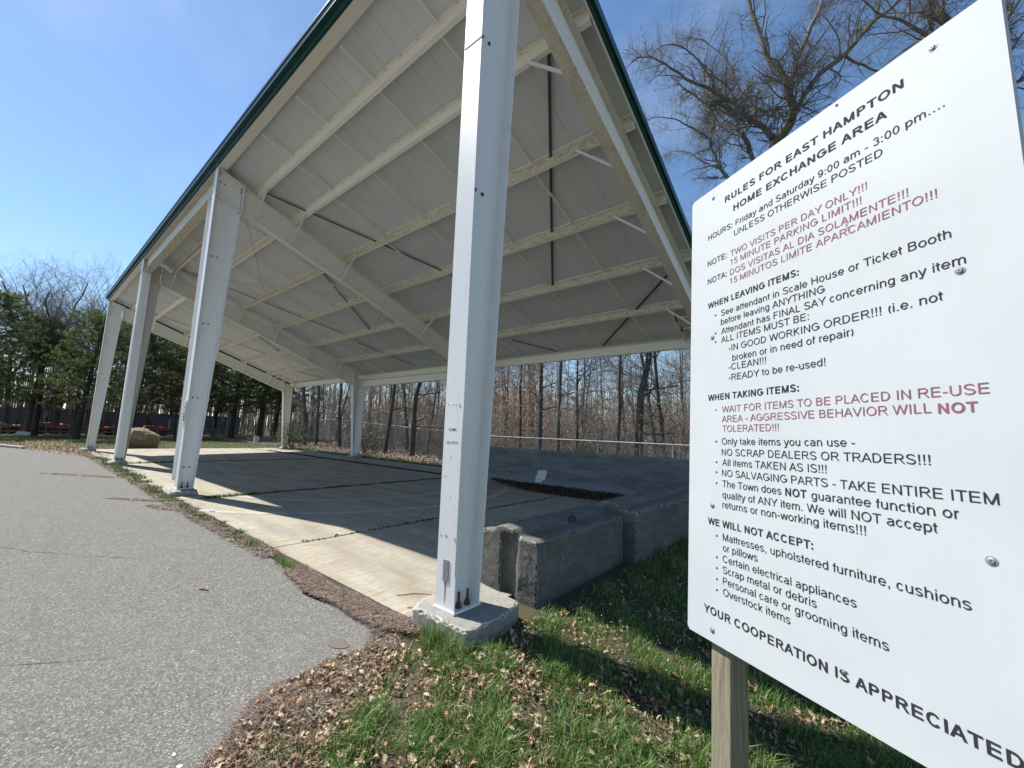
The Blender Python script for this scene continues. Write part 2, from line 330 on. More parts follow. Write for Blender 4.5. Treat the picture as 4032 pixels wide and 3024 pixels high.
strip(rag([(-8.5, -3.6), (-5.2, -2.2), (-4.1, -1.4)], .02, .2, 5), .010, -.1455, 'sealed_crack', 'crack', asph)
0 and strip(rag([(-5.6, -4.2), (-3.6, -3.2)], .02, .2, 6), .010, -.1455, 'sealed_crack', 'crack', asph)
# slab
slab = link('concrete_slab', None); tag(slab, kind='structure'); slab['label'] = 'pale concrete slab under the shelter, split by weedy joints'
xj = [-.02, -3.36, -8.28, -13.4, -18.5, -23.6, -29.2]
def panel(x0, x1, y0, y1, seed):
    g = .024 if abs(x0+8.28)+abs(x1+8.28) < 5.2 or abs(x0+18.5) < .1 or abs(x1+18.5) < .1 else .010; e = rag([(x0+g, y0+g), (x1-g, y0+g)], .006, .35, seed)+rag([(x1-g, y0+g), (x1-g, y1-g)], .008, .35, seed+1)+rag([(x1-g, y1-g), (x0+g, y1-g)], .006, .35, seed+2)+rag([(x0+g, y1-g), (x0+g, y0+g)], .006, .35, seed+3)
    return link('slab_panel', sheet('slab_panel', e, -.13, 'slab_concrete', .06), slab)
for i in range(6):
    x1, x0 = xj[i], xj[i+1]
    yf = -.10 if i < 3 else -.02
    panel(x0, x1, yf, 7.98, 10*i); panel(x0, x1, 8.12, 10.1, 10*i+5)
def arc(cx, cy, r_, a0, a1, n=24): return [(cx+r_*cos(a0+(a1-a0)*i/n), cy+r_*sin(a0+(a1-a0)*i/n)) for i in range(n+1)]
def band(pts, wd, z, mat, name, parent):
    L, R = [], []
    for i, p in enumerate(pts):
        a = Vector(pts[max(i-1, 0)]); b = Vector(pts[min(i+1, len(pts)-1)]); d = (b-a).normalized(); n_ = Vector((-d.y, d.x))*wd/2
        L.append(tuple(Vector(p)+n_)); R.append(tuple(Vector(p)-n_))
    return link(name, sheet(name, L+R[::-1], z, mat), parent)
band(arc(-9.2, 4.2, 3.4, -1.35, 1.2), .16, -.1262, 'tyre_mark', 'tyre_mark', slab)
band(arc(-9.2, 4.2, 4.9, -1.1, .7), .16, -.1262, 'tyre_mark', 'tyre_mark', slab)

# ------------------------------------------------------------------ the shelter
L_ = 9.2; W = 9.75; HF = 7.859; SL = .3669; XF = [0, -9.17, -18.37, -27.60]
rl = lambda y: HF-SL*y
D0, D1, FW = .307, .587, .12
PY = [.92, 1.87, 3.41, 4.95, 6.52, 8.10]; XE0, XE1 = .30, -27.95
pav = thing('shelter', 'open white steel shelter with a single sloping roof over a concrete slab', 'shelter', (-13.8, 4.9, 0))
PO = (-13.8, 4.9, 0)
def part(mb, name, mat, parent=None, label=None):
    o = mb.build(name, mat, parent or pav, PO if (parent is None or parent is pav) else parent_origin(parent)); 
    if label: o['label'] = label
    return o
def parent_origin(p): return PO      # parts of parts keep the same origin; parent sits at 0
drop = .68
ZK = HF-SL*D1-drop
def front_column(i):
    x = XF[i]
    m = MB(); m.box(x-FW, x+FW, 0, .012, .018, HF+.0)                      # outer flange
    m.prism([(.012, .018), (D0-.012, .018), (D1-.012, ZK), (D1-.012, rl(D1)), (.012, rl(.012))], x-.005, x+.005)
    m.hexa([(x-FW, D0-.012, .018), (x+FW, D0-.012, .018), (x+FW, D0, .018), (x-FW, D0, .018), (x-FW, D1-.012, ZK), (x+FW, D1-.012, ZK), (x+FW, D1, ZK), (x-FW, D1, ZK)])
    m.hexa([(x-FW+.01, .012, HF-drop-.02), (x+FW-.01, .012, HF-drop-.02), (x+FW-.01, D1-.012, ZK-.01), (x-FW+.01, D1-.012, ZK-.01), (x-FW+.01, .012, HF-drop), (x+FW-.01, .012, HF-drop), (x+FW-.01, D1-.012, ZK+.01), (x-FW+.01, D1-.012, ZK+.01)])
    m.hexa([(x-FW, .0, HF+.0), (x+FW, .0, HF+.0), (x+FW, D1, rl(D1)), (x-FW, D1, rl(D1)), (x-FW, .0, HF+.012), (x+FW, .0, HF+.012), (x+FW, D1, rl(D1)+.012), (x-FW, D1, rl(D1)+.012)])
    m.box(x-FW-.004, x+FW+.004, D1+.002, D1+.022, ZK-.09, rl(D1)+.03)
    return part(m, 'steel_column', 'white_steel')
def rear_column(i):
    x = XF[i]; m = MB(); zk = rl(W-D1)-.64
    m.box(x-FW, x+FW, W-.012, W, .018, rl(W))
    m.prism([(W-D0+.012, .018), (W-.012, .018), (W-.012, rl(W-.012)), (W-D1+.012, rl(W-D1)), (W-D1+.012, zk)], x-.005, x+.005)
    m.hexa([(x-FW, W-D0, .018), (x+FW, W-D0, .018), (x+FW, W-D0+.012, .018), (x-FW, W-D0+.012, .018), (x-FW, W-D1, zk), (x+FW, W-D1, zk), (x+FW, W-D1+.012, zk), (x-FW, W-D1+.012, zk)])
    m.box(x-FW+.01, x+FW-.01, W-D1+.012, W-.012, zk-.02, zk-.005)
    m.hexa([(x-FW-.003, W-D1-.022, zk-.08), (x+FW+.003, W-D1-.022, zk-.08), (x+FW+.003, W-D1-.002, zk-.08), (x-FW-.003, W-D1-.002, zk-.08), (x-FW-.003, W-D1-.022, rl(W-D1)+.03), (x+FW+.003, W-D1-.022, rl(W-D1)+.03), (x+FW+.003, W-D1-.002, rl(W-D1)+.03), (x-FW-.003, W-D1-.002, rl(W-D1)+.03)])
    return part(m, 'steel_column', 'cream_steel' if i == 3 else 'white_steel')
def rafter(i):
    x = XF[i]; m = MB(); y0 = D1+.024; y1 = W-D1-.024; ym = 4.2
    bot = [(y0, rl(y0)-drop), (ym, rl(ym)-.57), (y1, rl(y1)-.64)]
    m.prism([(y0, rl(y0)), (y0, bot[0][1]), (ym, bot[1][1]), (y1, bot[2][1]), (y1, rl(y1))], x-.005, x+.005)
    o_ = part(m, 'rafter', 'rafter_steel'); m = MB()
    for (a, za), (b, zb) in (((y0, rl(y0)), (y1, rl(y1))), (bot[0], bot[1]), (bot[1], bot[2])):
        m.hexa([(x-.1, a, za-.006), (x+.1, a, za-.006), (x+.1, b, zb-.006), (x-.1, b, zb-.006), (x-.1, a, za+.006), (x+.1, a, za+.006), (x+.1, b, zb+.006), (x-.1, b, zb+.006)])
    part(m, 'flange', 'mossy_steel' if i == 0 else 'cream_steel', o_); return o_
def bolt_mesh(pts, axis, r_=.016, h_=.02):
    m = MB()
    for p in pts:
        q = Vector(p); a = Vector(axis)*h_; m.tube([q, q+a], r_, 6)
    return m
for i in range(4):
    c_ = front_column(i); x = XF[i]
    for zz in ([.42, .50] if i == 1 else []): pass
    pts = [(x+FW+.006-.07, D1-.03, z) for z in (ZK+.04, ZK-.05, rl(D1)-.08, rl(D1)-.16)]
    for p in pts: part(bolt_mesh([p], (0, -1, 0)), 'bolt', 'dark_band', c_)
    for p in [(x+.005, .1, HF-.30), (x+.005, .2, HF-.33), (x+.005, .08, HF-.1)]+[(x+.005, .12+.0*q, z) for z in (5.6, 3.9) for q in (0,)]+[(x+.005, .22, z) for z in (5.6, 3.9)]+([(x+.005, .1, 2.1), (x+.005, .2, 2.1), (x+.005, .1, .48), (x+.005, .2, .48)] if i == 1 else []):
        part(bolt_mesh([p], (1, 0, 0), .018, .015), 'bolt', 'dark_band', c_)
    if i == 0:
        part(MB().box(-FW, FW, -.004, -.001, 5.425, 5.44), 'weld_seam', 'smudge', c_)
        part(MB().box(-.034, .036, -.006, -.0005, .243, .418), 'inspection_plate', 'galvanised', c_, 'small blank metal plate riveted near the foot')
        part(MB().add([(-.012, -.0012, .24), (.012, -.0012, .24), (.006, -.0012, .09), (-.004, -.0012, .06)], [(0, 1, 2, 3)]), 'rust_streak', 'rust_streak', c_)
        part(MB().add([(.112, -.001, .3), (.1195, -.001, .3), (.1195, -.001, 1.62), (.116, -.001, 1.66)], [(0, 1, 2, 3)]), 'rust_streak', 'rust_streak', c_)
        for (a, z, rx, rz) in [(-.08, 1.765, .012, .006), (-.02, 1.762, .01, .005), (.02, 1.76, .012, .006), (.072, 1.75, .016, .014), (-.02, 1.54, .045, .011), (.02, 1.54, .022, .012), (-.055, 1.425, .03, .010), (.03, 1.425, .05, .008), (-.01, 1.29, .012, .005), (-.07, 1.12, .012, .007), (-.085, .61, .012, .012), (-.02, .615, .022, .009), (.092, .60, .010, .016), (.01, .95, .012, .004)]:
            part(MB().add([(a_, -.0015, b_) for a_, b_ in blob(a, z, rx, rz, 12, .3, int(abs(a)*1000+z*100))], [tuple(range(12))]), 'scuff_mark', 'smudge', c_)
        mb_ = MB()
    if i == 1:
        st = part(MB().box(x-.10, x+.09, -.02, -.006, 1.50, 2.03), 'warning_plate', 'pale_plastic', c_, 'narrow white notice plate with a faded vertical line of letters')
        for q, zz in enumerate((1.96, 1.87, 1.79, 1.71, 1.64, 1.57)):
            part(MB().box(x-.045, x+.045, -.024, -.021, zz-.022, zz+.022), 'notice_mark', ('smudge', 'ink_red', 'smudge', 'ink_black', 'ink_black', 'ink_black')[q], st)
    # anchor bolts
    for (dx, yy) in ((.075, .095), (.075, .20), (-.075, .095), (-.075, .20)):
        m = MB(); m.tube([(x+dx, yy, .045), (x+dx, yy, .15)], .012, 8); m.tube([(x+dx, yy, .022), (x+dx, yy, .045)], .030, 6); m.tube([(x+dx, yy, .045), (x+dx, yy, .065)], .022, 6)
        part(m, 'anchor_bolt', 'rust', c_)
    part(MB().box(x-FW-.01, x+FW+.01, -.01, D0+.01, 0, .018), 'base_plate', 'white_steel', c_)
for i in range(4):
    r_ = rear_column(i); x = XF[i]
    part(MB().box(x-FW-.01, x+FW+.01, W-D0-.01, W+.01, 0, .018), 'base_plate', 'white_steel', r_)
RAF = [rafter(i) for i in range(4)]
# footings
def footing(pts, zb, name='concrete_footing', seed=1, amp=.02):
    m = MB(); n = len(pts); m.prism([(a, b) for a, b in pts], zb, -.002, 2); me = rough_up(m.mesh(name, 'footing_concrete', PO), amp*1.7, .012 if seed == 2 else .04, None, seed, .14, 2.2)
    return link(name, me, pav)
footing([(-.27, -.125), (.40, -.13), (.42, .30), (.33, .62), (-.36, .74), (-.36, .05)], -.34, seed=2)
for i in (1, 2, 3):
    x = XF[i]; footing([(x-.30, -.14), (x+.34, -.15), (x+.38, .36), (x-.28, .38)], -.25, seed=i+3)
for i in range(4):
    x = XF[i]; footing([(x-.28, W-.42), (x+.3, W-.42), (x+.3, W+.12), (x-.28, W+.12)], -.3, seed=i+9, amp=.008)
RPW = .4575
# eave struts and portal frame
for i in range(3):
    xa, xb = (XE0-.03 if i == 0 else XF[i]-.004), (XE1+.03 if i == 2 else XF[i+1]+.004)
    m = MB(); m.box(xb, xa, .0, .012, HF+.014, HF+.235); m.box(xb, xa, .0125, .19, HF+.014, HF+.024); m.box(xb, xa, .175, .187, HF+.025, HF+.05)
    part(m, 'eave_beam', 'cream_steel')
    m = MB(); m.box(xb, xa, W-.012, W, rl(W)-.13, rl(W)+.19); m.box(xb, xa, W-.14, W-.0125, rl(W)-.13, rl(W)-.118); m.box(xb, xa, W-.14, W-.0125, rl(W)+.178, rl(W)+.188)
    part(m, 'eave_beam', 'cream_steel')
def portal(y0, zt, zb):
    yc = y0+.12
    xa, xb = XF[1]-.42, XF[2]+.42
    m = MB(); m.box(XF[2]+.01, XF[1]-.01, yc-.004, yc+.004, zb+.01, zt-.01); m.box(XF[2]+.01, XF[1]-.01, y0, y0+.24, zb, zb+.01); m.box(XF[2]+.01, XF[1]-.01, y0, y0+.24, zt-.01, zt)
    part(m, 'portal_beam', 'stained_steel' if y0 < 1 else 'cream_steel')
    for s, xx in ((-1, XF[1]), (1, XF[2])):
        m = MB(); xo = xx+s*.42
        m.box(min(xo, xo+s*.01), max(xo, xo+s*.01), y0, y0+.24, .15, zb-.002); m.box(min(xx+s*.13, xo), max(xx+s*.13, xo), yc-.004, yc+.004, .16, zb-.002); m.box(min(xx+s*.125, xx+s*.135), max(xx+s*.125, xx+s*.135), y0, y0+.24, .15, zb-.002)
        part(m, 'portal_column', 'white_steel')
portal(-.005, HF-.03, HF-.64); portal(W-.30, rl(W)-.135, rl(W)-.50)
# purlins (zed sections): flange towards the eave on top, towards the rear at the bottom
PH = .185
for kx, y in enumerate(PY):
    for i in range(3):
        xa = XE0-.02 if i == 0 else XF[i]; xb = XE1+.03 if i == 2 else XF[i+1]
        zb_ = rl(y)+.014; zt = zb_+PH; m = MB(); fl = .058
        m.box(xb, xa, y-.003, y+.003, zb_, zt); pw = part(m, 'purlin', 'stained_steel' if kx >= 2 else 'cream_steel')
        m = MB(); m.prism([(y-.0032, zt), (y-fl, zt+SL*fl), (y-fl, zt+SL*fl-.005), (y-.0032, zt-.005)], xb, xa); m.box(xb, xa, y-fl-.003, y-fl-.0005, zt+SL*fl-.024, zt+SL*fl-.001)
        part(m, 'top_flange', 'cream_steel', pw)
        m = MB(); m.prism([(y+.0032, zb_), (y+fl, zb_-SL*fl), (y+fl, zb_-SL*fl+.005), (y+.0032, zb_+.005)], xb, xa); m.box(xb, xa, y+fl+.0005, y+fl+.003, zb_-SL*fl, zb_-SL*fl+.02)
        part(m, 'bottom_flange', 'cream_steel', pw)
        m = MB(); q = -1.80+RPW*4-.03
        while q > xb+.05:
            if q < xa-.05:
                for dx in (0, .035): zz = zt+SL*fl*.55-.0075; m.box(q+dx-.0055, q+dx+.0055, y-fl*.6-.0055, y-fl*.6+.0055, zz-.006, zz+.001)
            q -= RPW
        tag(part(m, 'bolts', 'dark_band', pw), kind='stuff')
# fly braces
for i in range(4):
    s = -1 if i == 0 else 1
    for j, y in enumerate(PY):
        if i == 1 and j == 3: continue
        x = XF[i]; dep = .66-.02*j if j < 3 else .60
        m = MB(); m.bar((x+s*.09, y, rl(y)-dep+.03), (x+s*.82, y, rl(y)+.03), .045, .006); m.bar((x+s*.09, y-.022, rl(y)-dep+.05), (x+s*.82, y-.022, rl(y)+.05), .006, .045)
        part(m, 'fly_brace', 'white_steel')
# sag bars between purlins
YY = [.19]+PY+[W-.14]
for i in range(3):
    for q in range(4):
        x = XF[i]-1.78-1.69*q
        for j in range(len(YY)-1):
            a, b = YY[j], YY[j+1]
            za = rl(a)+.03; zb_ = rl(b)+.17
            part(MB().bar((x, a+.03, za), (x, b-.04, zb_), .036, .03), 'sag_bar', 'white_steel')
# dark flat straps under the roof sheeting
def zt_(y): return rl(y)+.014+PH-.035
for (a, b) in [((-.45, 1.95), (-3.4, 6.55)), ((-.35, 7.0), (-3.4, 9.6)), ((-8.95, 1.0), (-5.9, 5.5)), ((-6.5, 8.6), (-5.2, 9.6)), ((-9.3, 1.1), (-12.6, 6.6)), ((-17.9, .95), (-14.4, 6.5)), ((-14.7, 6.7), (-13.2, 9.4)), ((-18.6, 1.1), (-21.8, 6.5)), ((-27.0, 1.0), (-23.6, 6.5)), ((-24.4, 8.2), (-22.5, 9.5))]:
    d = Vector((b[0]-a[0], b[1]-a[1], -SL*(b[1]-a[1]))); part(MB().bar((a[0], a[1], zt_(a[1])), (b[0], b[1], zt_(b[1])), .055, .006, (0, SL, 1)), 'roof_strap', 'dark_band')
# cable bracing in the middle bay
for (a, b) in [((-9.2, .55), (-18.35, 5.0)), ((-18.35, .55), (-9.2, 5.0)), ((-9.2, 5.05), (-18.35, 9.3)), ((-18.35, 5.05), (-9.2, 9.3))]:
    part(MB().tube([(a[0], a[1], rl(a[1])-.2), (b[0], b[1], rl(b[1])-.2)], .007, 5), 'brace_cable', 'steel_wire')
# roof panels (the white facing seen from below) and the sheet over them
x = -1.80+RPW*4
xx = x
edges_ = []
while xx > XE1+.1: edges_.append(xx); xx -= RPW
zo = .014+PH+.03
def panel_mb(xa, xb):
    m = MB(); g = .0022; ya, yb = .0, W+.25
    m.hexa([(xb+g, ya, rl(ya)+zo), (xa-g, ya, rl(ya)+zo), (xa-g, yb, rl(yb)+zo), (xb+g, yb, rl(yb)+zo), (xb+g, ya, rl(ya)+zo+.03), (xa-g, ya, rl(ya)+zo+.03), (xa-g, yb, rl(yb)+zo+.03), (xb+g, yb, rl(yb)+zo+.03)]); return m
part(panel_mb(XE0-.01, edges_[0]), 'roof_panel', 'deck_facing')
me_p = panel_mb(edges_[0], edges_[1]).mesh('roof_panel', 'deck_facing', (edges_[0], PO[1], 0))
for a in edges_[:-1]: link('roof_panel', me_p, pav, (a-PO[0], 0, 0))
part(panel_mb(edges_[-1], XE1+.01), 'roof_panel', 'deck_facing')
m = MB(); ya, yb = -.03, W+.28; m.hexa([(XE1, ya, rl(ya)+zo+.034), (XE0, ya, rl(ya)+zo+.034), (XE0, yb, rl(yb)+zo+.034), (XE1, yb, rl(yb)+zo+.034), (XE1, ya, rl(ya)+zo+.06), (XE0, ya, rl(ya)+zo+.06), (XE0, yb, rl(yb)+zo+.06), (XE1, yb, rl(yb)+zo+.06)])
part(m, 'roof_sheet', 'green_trim')
# green eave and rake trim, two folded steps each
m = MB(); m.box(XE1-.03, XE0+.06, -.045, -.004, HF+.03, HF+.17); part(m, 'eave_trim', 'green_trim')
m = MB(); m.box(XE1-.03, XE0+.10, -.12, -.046, HF+.15, HF+.30); m.box(XE1-.03, XE0+.10, -.135, -.121, HF+.265, HF+.315); part(m, 'eave_trim', 'green_trim')
def rake(xa, xb, z0, z1, name='rake_trim', mat='green_trim'):
    ya, yb = -.10, W+.33
    m = MB().hexa([(xa, ya, rl(ya)+z0), (xb, ya, rl(ya)+z0), (xb, yb, rl(yb)+z0), (xa, yb, rl(yb)+z0), (xa, ya, rl(ya)+z1), (xb, ya, rl(ya)+z1), (xb, yb, rl(yb)+z1), (xa, yb, rl(yb)+z1)]); return part(m, name, mat)
rake(XE0+.001, XE0+.035, .12, .25); rake(XE0+.036, XE0+.075, .20, .345); rake(XE1-.04, XE1-.001, .12, .34)
rake(XE0-.022, XE0-.001, .09, .20, 'rake_angle', 'cream_steel')
m = MB(); m.box(XE1, XE0, W+.30, W+.42, rl(W+.3)+.10, rl(W+.3)+.25); part(m, 'gutter', 'green_trim')
# end framing near the rear corners
for s, x in ((1, -.75), (-1, XF[3]+.75)):
    y0, y1 = PY[5]+.08, W-.15
    part(MB().bar((x, y0, rl(y0)+.06), (x, y1, rl(y1)+.06), .05, .16), 'corner_beam', 'cream_steel')
    for t in (.3, .65):
        y = y0+(y1-y0)*t; part(MB().bar((x+s*.05, y, rl(y)+.08), (x+s*.95, y, rl(y)+.08), .05, .05), 'corner_beam', 'cream_steel')
        part(MB().bar((x+s*.03, y-.05, rl(y)+.07), (x+s*.03, y+.07, rl(y)+.07), .04, .12), 'clip_plate', 'dark_band')

# ------------------------------------------------------------------ rules sign
O = Vector((2.189, -.581, 1.626)); St = Vector((.858, -.512, .024)).normalized(); Sn = Vector((.513, .856, -.060)); Sn = (Sn-St*Sn.dot(St)).normalized(); Sv = Sn.cross(St)
if Sv.z < 0: Sv = -Sv
# local frame: x along the board, y up, z towards the viewer
SM = Matrix(((St.x, Sv.x, -Sn.x, O.x), (St.y, Sv.y, -Sn.y, O.y), (St.z, Sv.z, -Sn.z, O.z), (0, 0, 0, 1)))
sign = thing('rules_sign', 'tall white rules board with black and dark red lettering on wooden posts', 'sign'); sign.matrix_world = SM
bw, bt, bb = 1.034, 1.050, -.879
m = MB(); r_ = .012; m.prism([(r_, bb), (bw-r_, bb), (bw, bb+r_), (bw, bt-r_), (bw-r_, bt), (r_, bt), (0, bt-r_), (0, bb+r_)], -.019, 0, 2)
link('sign_board', m.mesh('sign_board', 'sign_white'), sign)
K = [('RULES FOR EAST HAMPTON', 'B', 'K', .1923, .8316, .9394, None), ('HOME EXCHANGE AREA', 'B', 'K', .236, .787, .8751, None), ('HOURS:', 'M', 'K', .1004, .2299, .8028, None),
('Friday and Saturday 9:00 am - 3:00 pm....', 'R', 'K', .2465, .9132, .8019, None), ('UNLESS OTHERWISE POSTED', 'R', 'K', .2389, .7687, .7578, None), ('NOTE:', 'M', 'K', .0969, .2011, .6769, None),
('TWO VISITS PER DAY ONLY!!!', 'R', 'D', .2198, .7235, .6727, None), ('15 MINUTE PARKING LIMIT!!!', 'R', 'D', .2196, .7063, .6332, None), ('NOTA:', 'M', 'K', .0973, .2007, .591, None),
('DOS VISITAS AL DIA SOLAMENTE!!!', 'R', 'D', .2175, .821, .589, None), ('15 MINUTOS LIMITE APARCAMIENTO!!!', 'R', 'D', .2173, .881, .549, None), ('WHEN LEAVING ITEMS:', 'B', 'K', .0996, .5049, .4753, None),
('See attendant in Scale House or Ticket Booth', 'R', 'K', .1711, .9005, .4224, (.1415, .4345)), ('before leaving ANYTHING', 'R', 'K', .1693, .5878, .3828, None), ('Attendant has FINAL SAY concerning any item', 'R', 'K', .171, .9224, .3411, (.1416, .3529)),
('ALL ITEMS MUST BE:', 'R', 'K', .1709, .5336, .3036, (.1417, .3147)), ('-IN GOOD WORKING ORDER!!! (i.e. not', 'R', 'K', .2081, .8739, .2596, None), ('broken or in need of repair)', 'R', 'K', .2263, .6642, .2158, None),
('-CLEAN!!!', 'R', 'K', .2077, .3738, .1793, None), ('-READY to be re-used!', 'R', 'K', .2075, .5804, .1359, None), ('WHEN TAKING ITEMS:', 'B', 'K', .1019, .4922, .0613, None),
('WAIT FOR ITEMS TO BE PLACED IN RE-USE', 'R', 'D', .1747, .9389, .0077, (.1438, .0205)), ('AREA - AGGRESSIVE BEHAVIOR WILL', 'R', 'D', .1739, .8313, -.0325, None), ('NOT', 'B', 'D', .8442, .9174, -.0355, None), ('TOLERATED!!!', 'R', 'D', .177, .4169, -.0716, None),
('Only take items you can use -', 'R', 'K', .1737, .6526, -.1224, (.1457, -.111)), ('NO SCRAP DEALERS OR TRADERS!!!', 'R', 'K', .1729, .8211, -.1656, None), ('All items TAKEN AS IS!!!', 'R', 'K', .176, .5701, -.2059, (.1475, -.194)),
('NO SALVAGING PARTS - TAKE ENTIRE ITEM', 'R', 'K', .1743, .9352, -.2477, (.1475, -.2345)), ('The Town does', 'R', 'K', .1759, .4215, -.2895, (.1476, -.2777)), ('NOT', 'B', 'K', .4347, .506, -.2905, None), ('guarantee function or', 'R', 'K', .5213, .8661, -.2905, None),
('quality of ANY item. We will NOT accept', 'R', 'K', .1766, .8244, -.3318, None), ('returns or non-working items!!!', 'R', 'K', .1765, .668, -.3701, None), ('WE WILL NOT ACCEPT:', 'B', 'K', .1047, .5209, -.4441, None),
('Mattresses, upholstered furniture, cushions', 'R', 'K', .1779, .8727, -.4924, (.1494, -.4817)), ('or pillows', 'R', 'K', .1778, .3273, -.5317, None), ('Certain electrical appliances', 'R', 'K', .1777, .6349, -.5726, (.1495, -.5622)),
('Scrap metal or debris', 'R', 'K', .1776, .5254, -.6128, (.1495, -.6027)), ('Personal care or grooming items', 'R', 'K', .1776, .7059, -.653, (.1496, -.6433)), ('Overstock items', 'R', 'K', .179, .4412, -.6926, (.1496, -.6832)),
('YOUR COOPERATION', 'B', 'K', .0858, .5505, -.7815, None), ('IS APPRECIATED', 'B', 'K', .5703, 0, -.7805, None)]
